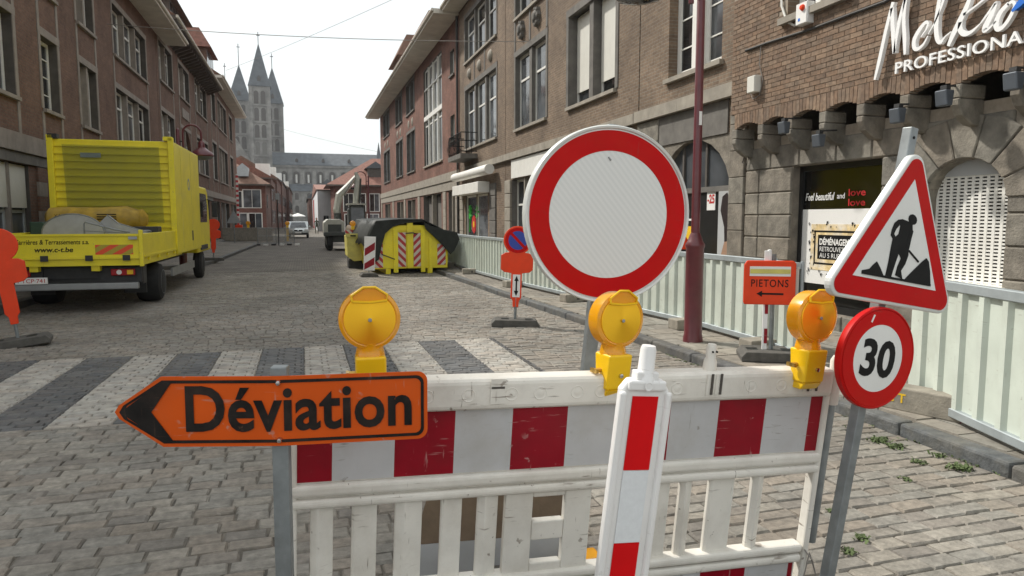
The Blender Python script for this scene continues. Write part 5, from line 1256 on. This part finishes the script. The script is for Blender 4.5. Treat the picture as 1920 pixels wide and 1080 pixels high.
obj('plate', MB().prism([(.52*math.cos(R(a)), .45+.36*math.sin(R(a))) for a in range(-60, 241, 12)], -.02, .02), M['grey_metal'], t); obj('rim_band', MB().tube([(.52*math.cos(R(a)), -.02, .45+.36*math.sin(R(a))) for a in range(-20, 201, 10)], .012, 5), M['galv'], t)
t = thing('metal_wedge', 'pointed grey metal chute lying beside the round plate', 'chute', at_truck(.55, 1.1, .98))
obj('chute', MB().prism([(-.3,.0),(.62,.0),(.62,.42),(.05,.62),(-.12,.78),(-.3,.6)], -.1, .1), M['grey_metal'], t); obj('lip', MB().tube([(.62,-.1,.44),(.05,-.1,.64),(-.12,-.1,.79)], .012, 5), M['galv'], t)
t = thing('tube_frame', 'thin pale tubular frame leaning over the lorry tailgate', 'frame', at_truck(.2, .35, .98))
obj('hoop', MB().tube([(-.0,0,.0),(0,0,.62),(.02,0,.66),(.5,.0,.52),(.75,0,.47)], .014, 6), M['galv'], t, smooth=True); obj('lower_bar', MB().tube([(0,0,.5),(.7,0,.46)], .01, 6), M['galv'], t)
t = thing('dark_crate', 'dark tool crate at the right side of the lorry bed', 'crate', at_truck(.92, 2.0, .98))
obj('crate', MB().box(-.24,.24,-.2,.2,.0,.56), M['dark_metal'], t, bevel=.015); obj('handle', MB().tube([(-.12,-.21,.46),(-.08,-.25,.48),(.08,-.25,.48),(.12,-.21,.46)], .012, 5), M['grey_metal'], t)
t = thing('dark_generator', 'dark green machine under the roll at left of the lorry bed', 'machine', at_truck(-.86, 1.9, .98))
obj('casing', MB().prism([(-.22,0),(.22,0),(.2,.4),(.0,.66),(-.22,.66)], -.25, .25), M['green_dark'], t, bevel=.02); obj('reflector', MB().lathe([(0,-.26),(.05,-.258),(.05,-.25)], 10, axis='y', c=(-.1,0,.3)), M['orange_plastic'], t)

# ------------------------------------------------------------------ yellow skip with tarpaulin
sk = thing('skip', 'yellow waste container with red and white chevrons under dark tarp', 'skip', (3.13, 22.0, .0), (0, 0, R(2)))
SW = 1.22
obj('skids', MB().box(-.72,-.58,.0,5.0,.0,.16), M['yellow'], sk); obj('skids', MB().box(.58,.72,.0,5.0,.0,.16), M['yellow'], sk)
bd = obj('body', MB().prism([(-SW+.12,.16),(SW-.0,.16),(SW+.03,1.0),(.62,1.5),(-.6,1.5),(-SW-.02,1.12)], .0, 5.2), M['yellow'], sk, bevel=.02)
for x in (-.42, .42): obj('front_rib', MB().box(x-.07 if x < 0 else x-.06, x+.07, -.07, -.001, .05, 1.4 if x < 0 else 1.35), M['yellow'], bd)
obj('front_rib', MB().box(-.09,.09,-.09,-.001,.18,1.62), M['yellow'], bd, loc=(.02,0,0)); obj('front_rib', MB().box(.62,.72,-.06,-.001,.02,1.1), M['yellow'], bd)
obj('top_beam', MB().prism([(-.78,1.34),(.5,1.34),(.36,1.5),(-.3,1.5)], -.05, .3), M['yellow'], bd)
ck = [(-.72,.18,.24,1.2,'diag_r'),(-.36,.22,.22,1.28,'diag_r'),(.36,.2,.2,1.26,'diag_l'),(1.0,.18,.3,.9,'diag_l')]
for x, hw, z0, z1, mm in ((-.95,.14,.2,1.05,'diag_r'),(-.24,.14,.22,1.28,'diag_r'),(.27,.13,.22,1.26,'diag_l'),(1.02,.13,.26,.92,'diag_l')):
    obj('chevron_plate', MB().box(x-hw, x+hw, -.012, -.002, z0, z1), M[mm], bd)
obj('hook_bar', MB().tube([(-.12,-.12,1.25),(.1,-.14,1.27),(.24,-.1,1.22)], .02, 6), M['dark_metal'], bd); obj('lever', MB().tube([(-.86,-.06,.62),(-.46,-.08,.46)], .018, 6), M['dark_metal'], bd)
m = MB(); ny = 12
def cloth(cols, n=12, y0=-.1, y1=5.2, jit=.055, seed=1):
    g = random.Random(seed); vs = []; fs = []; nc = len(cols)
    for j in range(n+1):
        for i, (x, z) in enumerate(cols):
            e = 1 if j else 0; vs.append((x+g.uniform(-jit,jit)*e, y0+(y1-y0)*j/n+g.uniform(-jit,jit), z+g.uniform(-jit,jit)*e))
    for j in range(n):
        for i in range(nc-1): a = j*nc+i; fs.append((a, a+1, a+nc+1, a+nc))
    return MB().add(vs, fs)
tp = obj('tarpaulin', cloth([(-1.34,.9),(-1.28,1.15),(-1.1,1.48),(-1.0,1.64),(-.3,1.69),(.42,1.68),(.72,1.54),(1.1,1.36),(1.5,1.28),(1.56,1.0),(1.36,.7)]), M['tarp_dark'], sk, smooth=True)
md = tp.modifiers.new('thick', 'SOLIDIFY'); md.thickness = .03
obj('tarp_flap', MB().prism([(.42,1.62),(.62,1.5),(1.1,1.35),(1.5,1.26),(1.58,1.05),(1.42,.72),(1.28,.58),(1.05,.86),(.75,1.15),(.5,1.38)], -.16, -.1), M['tarp_dark'], sk, bevel=.02)
obj('tarp_flap', MB().prism([(-1.3,1.08),(-1.02,1.63),(.42,1.70),(.42,1.60),(-.15,1.56),(-.5,1.46),(-.74,1.25),(-.86,.85),(-.95,.45),(-1.12,.36)], -.12, -.085), M['tarp_dark'], sk, bevel=.015)
# pale hopper left of the skip, chevron beacon, lamp barrier behind
t = thing('hopper', 'pale yellow tipping hopper left of the skip', 'hopper', (1.72, 24.6, 0))
hb = obj('tub', MB().prism([(-.32,1.12),(.5,1.12),(.5,.3),(-.1,.26),(-.3,.42)], 0, 1.5), M['yellow_pale'], t, bevel=.02); obj('rim', MB().box(-.36,.52,-.05,-.001,1.08,1.2), M['yellow_pale'], hb); obj('leg', MB().box(-.25,.5,.3,1.2,0,.28), M['dark_metal'], t)
for x in (-.2, .12): obj('slot', MB().box(x, x+.18, -.054, -.051, 1.1, 1.15), M['black'], hb)
t = thing('chevron_beacon', 'white beacon panel with broad red diagonals leaning beside skip', 'beacon', (1.82, 21.2, 0), (0, R(3), R(2)))
rubber_foot(t, .5, .5); obj('post', MB().tube([(0,.03,.05),(0,.03,.4)], .02, 6), M['galv'], t)
b_ = obj('panel', MB().box(-.165,.165,-.01,.015,.18,1.18), M['plastic_clean'], t, bevel=.006)
for z in (.18, .62, 1.06):
    c = lambda zz: min(max(zz, .2), 1.16)
    pts = [(-.145, c(z-.02)), (.145, c(z+.18)), (.145, c(z+.40)), (-.145, c(z+.20))]
    if len(set(pts)) > 3: obj('red_diagonal', MB().prism(pts, -.014, -.0105), M['foil_red'], b_)
t = thing('lamp_barrier', 'small red and white barrier board with amber lamp behind hopper', 'barrier', (1.72, 26.6, 0))
obj('board', MB().box(-.25,.25,0,.03,.9,1.3), M['diag_r'], t); obj('leg', MB().box(-.2,-.15,.031,.06,0,.9), M['galv'], t); obj('leg', MB().box(.15,.2,.031,.06,0,.9), M['galv'], t)
obj('lamp', MB().lathe([(.0,-.05),(.1,-.04),(.11,0),(.1,.04),(0,.05)], 16, axis='y', c=(.02,0,1.52)), M['amber'], t, smooth=True); obj('lamp_case', MB().box(-.04,.08,-.04,.04,1.3,1.44), M['lamp_yellow'], t)

# ------------------------------------------------------------------ excavator down the street
ex = thing('excavator', 'white wheeled excavator with raised folded boom down the street', 'excavator', (2.25, 39.5, 0))
obj('undercarriage', MB().box(-.85,.95,-.6,2.6,.45,.85), M['machine_dark'], ex, bevel=.03)
for s in (-.85, .95):
    for y_ in (-.3, 2.3):
        w_ = obj('wheel', MB().lathe([(0,-.17),(.35,-.17),(.48,-.12),(.5,0),(.48,.12),(.35,.17),(0,.17)], 24, axis='x', c=(s*1.08,y_,.5)), M['tyre'], ex, smooth=True); obj('hub', MB().lathe([(0,-.19),(.18,-.19),(.2,-.17)], 14, axis='x', c=(s*1.08,y_,.5)), M['machine_white'], w_)
up_ = obj('upper_body', MB().prism([(-1.2,.9),(-.15,.9),(-.15,1.55),(-.4,1.68),(-1.0,1.68),(-1.2,1.5)], -.8, 2.2), M['machine_white'], ex, bevel=.05)
obj('engine_grille', MB().box(-1.0,-.3,-.815,-.801,1.0,1.4), M['machine_dark'], up_); obj('counterweight', MB().box(-1.22,.2,-.9,-.1,.78,.99), M['machine_dark'], up_, bevel=.04)
cbx = obj('cab', MB().prism([(.15,.95),(1.05,.95),(1.05,2.3),(.95,2.45),(.3,2.45),(.15,2.2)], .2, 1.8), M['machine_dark'], ex, bevel=.04)
obj('rear_window', MB().box(.28,.95,.185,.199,1.55,2.3), M['glass'], cbx); obj('cab_roof', MB().box(.1,1.1,.1,1.9,2.45,2.53), M['machine_white'], cbx)
obj('boom', MB().tube([(-.35,.9,1.4),(-.45,.9,2.2),(-.3,.9,3.0),(.15,.9,3.45),(.62,.9,4.0)], [.16,.2,.2,.17,.12], 6), M['machine_white'], ex)
obj('boom_base', MB().tube([(-.38,.85,.9),(-.42,.85,2.0)], .2, 6), M['machine_dark'], ex)
obj('stick', MB().tube([(.6,.8,4.25),(.72,.8,3.9),(.6,.8,2.8),(.45,.8,1.7)], [.08,.15,.17,.1], 6), M['machine_white'], ex)
obj('ram', MB().tube([(.0,.75,3.0),(.55,.75,3.95)], .06, 6), M['chrome'], ex); obj('ram', MB().tube([(.85,.75,3.9),(.78,.75,2.6)], .06, 6), M['machine_dark'], ex)
obj('bucket', MB().prism([(.2,1.7),(.7,1.75),(.8,1.2),(.5,.95),(.15,1.2)], .5, 1.3), M['machine_dark'], ex, bevel=.02)
t = thing('concrete_pipe', 'large brown pipe lying beside the excavator', 'pipe', (2.9, 34.5, .06), (0, 0, R(-18)))
ppo = obj('pipe', MB().lathe([(.36,0),(.48,0),(.48,2.2),(.36,2.2)], 24, axis='x', c=(-.9,0,.86), ring=True), M['pipe_brown'], t, smooth=True); obj('cradle', MB().box(-.6,.9,-.4,.4,0,.42), M['dark_metal'], t)

# ------------------------------------------------------------------ car, mesh fence, small site things
ca = thing('car', 'silver car with headlights driving towards the barrier', 'car', (-.42, 64.5, 0))
prof = [(0,.35),(0,.72),(.25,.85),(1.1,.95),(1.75,1.42),(3.2,1.46),(4.0,1.0),(4.4,.95),(4.45,.4)]
obj('body', MB().prism([(y_, z) for y_, z in prof], -.86, .86, plane='yz'), M['white_car'], ca, bevel=.07, seg=3)
obj('windscreen', MB().hexa([(-.7,1.08,.97),(.7,1.08,.97),(.7,1.2,.97),(-.7,1.2,.97)], [(-.58,1.66,1.38),(.58,1.66,1.38),(.58,1.75,1.38),(-.58,1.75,1.38)]), M['glass'], ca)
for s in (-1, 1):
    obj('headlight', MB().box(s*.66-.17,s*.66+.17,-.02,.06,.66,.80), M['white_print'], ca, bevel=.03)
    obj('mirror', MB().box(s*.98-.09,s*.98+.09,1.25,1.4,.95,1.08), M['white_car'], ca, bevel=.03)
    for y_ in (.85, 3.55):
        w_ = obj('wheel', MB().lathe([(0,-.1),(.22,-.1),(.3,-.08),(.32,0),(.3,.08),(.22,.1),(0,.1)], 20, axis='x', c=(s*.78,y_,.32)), M['tyre'], ca, smooth=True); obj('rim', MB().lathe([(0,0),(.2,0),(.2,s*.01)], 14, axis='x', c=(s*.89,y_,.32)), M['rim_grey'], w_)
for x in (-.2, .2): obj('grille', MB().box(x-.16,x+.16,-.015,.01,.62,.74), M['black'], ca, bevel=.02)
obj('bumper', MB().box(-.82,.82,-.05,.05,.3,.5), M['dark_metal'], ca, bevel=.03); obj('number_plate', MB().box(-.26,.26,-.07,-.051,.44,.55), M['white_print'], ca)
t = thing('mesh_fence', 'low wire mesh fence on blocks across the left lane', 'fence', (-2.85, 48.0, 0))
obj('mesh', MB().box(.05,2.3,-.01,.01,.12,1.1), M['mesh'], t)
m = MB()
for i in range(5): m.tube([(.05+i*.56,0,.1),(.05+i*.56,0,1.12)], .02, 5)
for z in (.14, .6, 1.1): m.tube([(.05,0,z),(2.3,0,z)], .018, 5)
obj('frame', m, M['galv'], t)
for i in range(6): obj('block', MB().box(-.1+i*.48,.2+i*.48,-.15,.15,0,.1), M['white_paint' if i % 2 else 'dark_metal'], t)
t = thing('sign_post', 'thin dark pole rising from the mesh fence', 'pole', (-1.52, 47.8, 0)); obj('pole', MB().tube([(0,0,0),(0,0,3.3)], .035, 8), M['cable'], t, smooth=True); obj('plate', MB().box(-.12,.12,-.05,-.036,2.9,3.3), M['sign_back'], t)
t = thing('sign_post', 'pale post with triangular sign back by the left corner', 'pole', (-4.3, 49.5, .11)); obj('pole', MB().tube([(0,0,0),(0,0,2.3)], .03, 8), M['galv'], t); obj('sign_back', MB().prism([(-.45,1.3),(.45,1.3),(0,2.15)], -.05, -.031), M['sign_back'], t)
t = thing('barrier_pole', 'tall raised red and white barrier arm by the left corner', 'barrier arm', (-5.05, 62, 0)); obj('arm', MB().box(-.09,.09,-.05,.05,1.1,5.3), M['band_red'], t); obj('housing', MB().box(-.25,.3,-.25,.25,0,1.2), M['orange_plastic'], t, bevel=.03)
t = thing('site_hoarding', 'grey concrete road blocks behind the mesh fence', 'block', (-4.9, 58, 0)); obj('block', MB().prism([(-1.0,0),(2.6,0),(2.6,.1),(2.6,.95),(-1.0,.95)], 0, .4), M['concrete'], t, bevel=.03); obj('cap', MB().box(-1.0,2.6,-.02,.42,.95,1.02), M['concrete'], t)
for x, lab in ((-4.05, 'amber lamp on the grey road blocks, left one'), (-1.15, 'amber lamp beyond the mesh fence near the car')):
    t = thing('warning_lamp', lab, 'warning lamp', (x, 58.2 if x < -2 else 57, 1.02 if x < -2 else 0), (0,0,0), 'small far amber lamps')
    zz = .0 if x < -2 else 1.0
    obj('lens', MB().lathe([(0,-.06),(.15,-.05),(.17,0),(.15,.05),(0,.06)], 16, axis='y', c=(0,0,.35+zz)), M['amber'], t, smooth=True); obj('case', MB().box(-.09,.09,-.06,.06,0 if zz == 0 else .0,.2+zz), M['lamp_yellow'], t)
# passer-by far down the street: one skinned figure
def person(loc, lab, rz=0):
    t = thing('person', lab, 'person', loc, (0, 0, rz))
    V = [(0,0,.95),(0,0,1.2),(0,.0,1.42),(0,0,1.52),(0,-.02,1.66),(.2,0,1.40),(.27,.03,1.12),(.27,-.08,.88),(-.2,0,1.40),(-.27,.0,1.12),(-.25,-.12,.9),(.1,0,.9),(.12,-.1,.5),(.12,-.02,.06),(.13,-.14,.04),(-.1,0,.9),(-.12,.12,.5),(-.12,.22,.08),(-.12,.12,.04)]
    Ed = [(0,1),(1,2),(2,3),(3,4),(2,5),(5,6),(6,7),(2,8),(8,9),(9,10),(0,11),(11,12),(12,13),(13,14),(0,15),(15,16),(16,17),(17,18)]
    rad = [.15,.15,.15,.06,.10,.07,.05,.04,.07,.05,.04,.1,.075,.05,.04,.1,.075,.05,.04]
    me = bpy.data.meshes.new('body'); me.from_pydata(V, Ed, []); o = link('body', me, t); me.materials.append(M['cloth_dark'])
    o.modifiers.new('skin', 'SKIN'); o.modifiers.new('sub', 'SUBSURF').levels = 1; o.modifiers['sub'].render_levels = 1
    for i, r_ in enumerate(rad): me.skin_vertices[0].data[i].radius = (r_, r_*.8)
    me.skin_vertices[0].data[0].use_root = True
    obj('face', MB().lathe([(0,.0),(.07,.02),(.095,.1),(.08,.2),(0,.235)], 12, c=(0,-.035,1.55)), M['skin'], t, smooth=True); obj('hair', MB().lathe([(.09,.12),(.1,.17),(.07,.25),(0,.27)], 12, c=(0,-.01,1.55)), M['hair_print'], t, smooth=True)
person((1.45, 82, 0), 'small person in dark clothes walking left of the excavator')

# ------------------------------------------------------------------ far houses
def far_house(lab, x0, x1, y0, y1, H, rise, wall, rf, wins=(), over=.5, hip=True, axis='x', name='brick_house'):
    t = thing(name, lab, 'house', ((x0+x1)/2, y0, 0)); cx = (x0+x1)/2; w2 = (x1-x0)/2; D = y1-y0
    m = MB(); m.box(-w2, w2, 0, D, 0, H); obj('wall', m, M[wall], t)
    b = [(-w2-over,-over,H),(w2+over,-over,H),(w2+over,D+over,H),(-w2-over,D+over,H)]
    if axis == 'x': i = min(w2*.9, D/2) if hip else -over; tt = [(-w2+i,D/2-.02,H+rise),(w2-i,D/2-.02,H+rise),(w2-i,D/2+.02,H+rise),(-w2+i,D/2+.02,H+rise)]
    else: i = min(D*.45, w2) if hip else -over; tt = [(-.02,i,H+rise),(.02,i,H+rise),(.02,D-i,H+rise),(-.02,D-i,H+rise)]
    r = obj('roof', MB().hexa(b, tt), M[rf], t); obj('eave_board', MB().box(-w2-over,w2+over,-over-.02,-over+.3,H-.18,H-.001), M['soffit_dark'], t)
    for wx, wz, ww, wh in wins:
        f = obj('window', MB().box(wx-cx-ww/2-.08, wx-cx+ww/2+.08, -.04, .02, wz-.08, wz+wh+.08), M['white_paint'], t)
        for k in (0, 1): obj('pane', MB().box(wx-cx-ww/2+ww*k/2+.03, wx-cx-ww/2+ww*(k+1)/2-.03, -.06, -.042, wz, wz+wh), M['glass'], f)
    return t, r
t, r_ = far_house('red brick house with brown hipped roof beyond the left corner', -17, -4.1, 88, 101, 5.7, 4.2, 'brick_far', 'tile_brown', [(-7.2,3.0,1.0,1.8),(-5.6,3.0,1.9,2.0),(-10,3,1.2,1.8),(-7.0,.3,1.6,2.0),(-5.3,.3,1.4,2.0)], .6)
obj('dormer', MB().prism([(-1.0,0),(.2,0),(.2,1.0),(-.4,1.5),(-1.0,1.0)], .3, 2.5), M['grey_paint'], r_, loc=(4.4,0,6.6)); obj('chimney', MB().box(-.4,.4,6,7,9,11.0), M['brick_far'], r_)
obj('side_window', MB().box(6.44,6.5,3,5,3,4.6), M['glass'], t)
fh = [('narrow far brick house with white dormer in the left terrace', -14, -4.0, 101.5, 118, 7.2, 3.0, 'brick_far_y', 'tile_red'), ('taller far house with white gable in the left terrace', -14, -3.8, 118.5, 140, 8.0, 3.4, 'brick_far_y', 'tile_brown'), ('far house with dark roof near the cathedral, left terrace', -14, -3.6, 140.5, 175, 8.6, 3.2, 'brick_far_y', 'slate'), ('last brick house of the left terrace before the cathedral', -14, -3.0, 176, 230, 9.0, 3.0, 'brick_far_y', 'tile_brown')]
for k, (lab, x0, x1, y0, y1, H, rise, w_, rf) in enumerate(fh):
    t, r_ = far_house(lab, x0, x1, y0, y1, H, rise, w_, rf, [], .3, False, 'y')
    cx = (x0+x1)/2; n = int((y1-y0)/5)
    for i in range(n):
        for z in (1.0, 4.2): obj('window', MB().box(x1-cx-.02, x1-cx+.05, 2+i*5, 3.6+i*5, z, z+1.9), M['glass'], t)
    obj('dormer', MB().box(x1-cx-2.2, x1-cx-.3, (y1-y0)*.3, (y1-y0)*.3+2.2, H+.2, H+2.2), M['white_paint'], r_)
t, r_ = far_house('brick house with broad hipped tile roof and dormer beyond right row', 3.6, 14.5, 86, 98, 5.65, 3.6, 'brick_far', 'tile_red', [(5.2,2.6,1.1,2.0),(6.6,2.6,1.1,2.0),(8.2,2.6,1.1,2.0),(9.9,2.6,1.1,2.0),(5.4,.3,1.3,1.9),(8.0,.3,1.3,1.9)], .9)
d_ = obj('dormer', MB().box(-.9,.9,1.0,3.4,6.6,8.0), M['dark_shade'], r_, loc=(-.55,0,-.3)); obj('dormer_roof', MB().prism([(-1.2,8.0),(1.2,8.0),(0,8.8)], .8, 3.4), M['slate'], d_)
t, r_ = far_house('white rendered building with grey front behind the excavator', 1.95, 6.5, 99, 150, 5.6, 1.8, 'render_white', 'tile_red', [(3.0,.9,.7,1.2)], .15, False, 'x')
obj('grey_front', MB().box(-2.275,2.275,-.06,-.001,0,5.4), M['render_grey'], t); obj('red_door_band', MB().box(-2.36,-2.276,30,38,0,5.0), M['red_print'], t)
far_house('far slate-roofed house right of the cathedral square', 1.2, 9, 155, 200, 6.0, 4.0, 'brick_far_y', 'slate', [], .3, False, 'y')
for x, y_, lab in ((-1.4, 250, 'pale far parasol in front of the cathedral, left'), (1.5, 255, 'pale far parasol in front of the cathedral, right')):
    t = thing('parasol', lab, 'parasol', (x*1.6-4, y_, 0)); obj('canopy', MB().lathe([(2.6,2.5),(2.2,2.8),(0,3.6)], 8), M['white_paint'], t); obj('pole', MB().tube([(0,0,0),(0,0,2.8)], .06, 6), M['galv'], t)

# ------------------------------------------------------------------ cathedral
ct = thing('cathedral', 'grey stone cathedral with tall spired towers above the street end', 'church', (0, 330, 0))
def tower(x, y, w, zt, tip, rod, nw=2):
    tw = obj('tower', MB().box(x-w/2, x+w/2, y, y+w, 0, zt), M['cath'], ct)
    for s in (-1, 1):
        obj('buttress', MB().box(x+s*(w/2-.45)-.5, x+s*(w/2-.45)+.5, y-.5, y-.01, 0, zt), M['cath'], tw)
        obj('buttress', MB().box(x+s*(w/2+.25)-.24, x+s*(w/2+.25)+.24, y-.5, y+1.2, 0, zt-.01), M['cath'], tw)
    for lv in range(5):
        z0 = zt-7.4-lv*7.2
        obj('string_course', MB().box(x-w/2-.2, x+w/2+.2, y-.62, y-.01, z0-.9, z0-.4), M['cath'], tw)
        for k in range(nw):
            cx = x+(k-(nw-1)/2)*w*.36; ww = w*.24
            arc = [(cx-ww/2, z0), (cx+ww/2, z0)] + [(cx+ww/2*math.cos(R(a)), z0+4.6+ww/2*math.sin(R(a))) for a in range(0, 181, 30)]
            obj('arched_opening', MB().prism(arc, y-.06, y-.01), M['dark_shade' if lv < 3 else 'stone_dark'], tw)
    sp = obj('spire', MB().hexa([(x-w/2-.7,y-.8,zt),(x+w/2+.7,y-.8,zt),(x+w/2+.7,y+w+.7,zt),(x-w/2-.7,y+w+.7,zt)], [(x-.1,y+w/2-.1,tip),(x+.1,y+w/2-.1,tip),(x+.1,y+w/2+.1,tip),(x-.1,y+w/2+.1,tip)]), M['slate'], tw)
    obj('lucarne', MB().prism([(-.7,0),(.7,0),(.7,1.4),(0,2.4),(-.7,1.4)], y-.5, y+1.5), M['dark_shade'], sp, loc=(x,0,zt+2.2))
    obj('finial', MB().tube([(x,y+w/2,tip-.3),(x,y+w/2,rod)], .16, 5), M['dark_metal'], sp); obj('finial_cross', MB().box(x-.7,x+.7,y+w/2-.12,y+w/2+.12,rod-1.6,rod-1.3), M['dark_metal'], sp)
tower(-16.5, 0, 7.8, 58.4, 77.0, 82.0)
tower(-12.0, 24, 8.2, 55.0, 72.0, 78.5)
tower(-26.4, 22, 8.4, 55.4, 72.0, 81.5)
tower(-34.6, 45, 8.4, 53.5, 70.0, 77.0)
tower(-22.0, 30, 6.0, 40.0, 46.0, 47.0)
nv_ = obj('nave_wall', MB().box(-14, 60, 6, 20, 0, 25.6), M['cath'], ct)
obj('nave_roof', MB().hexa([(-14,5,25.6),(60,5,25.6),(60,21,25.6),(-14,21,25.6)], [(-14,12.5,31.6),(60,12.5,31.6),(60,13.5,31.6),(-14,13.5,31.6)]), M['slate'], nv_)
for k in range(5): obj('roof_lucarne', MB().prism([(-.6,0),(.6,0),(.6,1.0),(0,1.7),(-.6,1.0)], 6.5, 9), M['dark_shade'], nv_, loc=(-2+k*11.5,0,27.2))
for k in range(13):
    cx = -7.5+k*5.2
    arc = [(cx-1.25, 17.6), (cx+1.25, 17.6)] + [(cx+1.25*math.cos(R(a)), 21.6+1.25*math.sin(R(a))) for a in range(0, 181, 20)]
    gm = obj('gallery_arch', MB().prism(arc, 5.7, 5.99), M['dark_shade'], nv_); obj('gallery_light', MB().box(cx-.35,cx+.45,5.6,5.69,17.8,21.4), M['curtain'], gm)
    obj('gallery_pier', MB().box(cx+1.7,cx+3.5,5.2,5.99,16.8,23.2), M['cath'], nv_)
    for z in (4.4, 10.0):
        arc = [(cx-.8, z), (cx+.8, z)] + [(cx+.8*math.cos(R(a)), z+2.3+.8*math.sin(R(a))) for a in range(0, 181, 30)]
        obj('aisle_window', MB().prism(arc, -1.06, -1.01), M['dark_shade'], nv_)
    obj('aisle_buttress', MB().box(cx+2.1,cx+3.1,-1.7,-1.01,0,13.4), M['cath'], nv_)
obj('cornice', MB().box(-14,60,5.3,5.99,24.6,25.5), M['cath'], nv_)
ai = obj('aisle_wall', MB().box(-13.5, 60, -1, 5.9, 0, 13.8), M['cath'], ct)
obj('aisle_roof', MB().hexa([(-13.5,-1.5,13.8),(60,-1.5,13.8),(60,5.6,13.8),(-13.5,5.6,13.8)], [(-13.5,5.4,17.2),(60,5.4,17.2),(60,5.6,17.2),(-13.5,5.6,17.2)]), M['slate'], ai)
obj('turret', MB().hexa([(33.0,8,25),(36.4,8,25),(36.4,11,25),(33.0,11,25)], [(34.7,9.4,37),(34.8,9.4,37),(34.8,9.5,37),(34.7,9.5,37)]), M['slate'], ct)
obj('transept_arm', MB().hexa([(-30,4,0),(-20.6,4,0),(-20.6,14,0),(-30,14,0)], [(-30,4,41),(-20.6,4,26),(-20.6,14,26),(-30,14,41)]), M['cath'], ct)

# ------------------------------------------------------------------ air
hz = MB().box(-700, 700, -60, 900, -1.3, 90)
hm = bpy.data.materials.new('haze'); hm.use_nodes = True; ht = hm.node_tree; ht.nodes.clear()
ho = ht.nodes.new('ShaderNodeOutputMaterial'); hv = ht.nodes.new('ShaderNodeVolumePrincipled')
hv.inputs['Color'].default_value = (.86,.92,1.0,1); hv.inputs['Density'].default_value = .00022; hv.inputs['Anisotropy'].default_value = .2
ht.links.new(hv.outputs[0], ho.inputs['Volume'])
tag(obj('haze', hz, hm), kind='stuff')
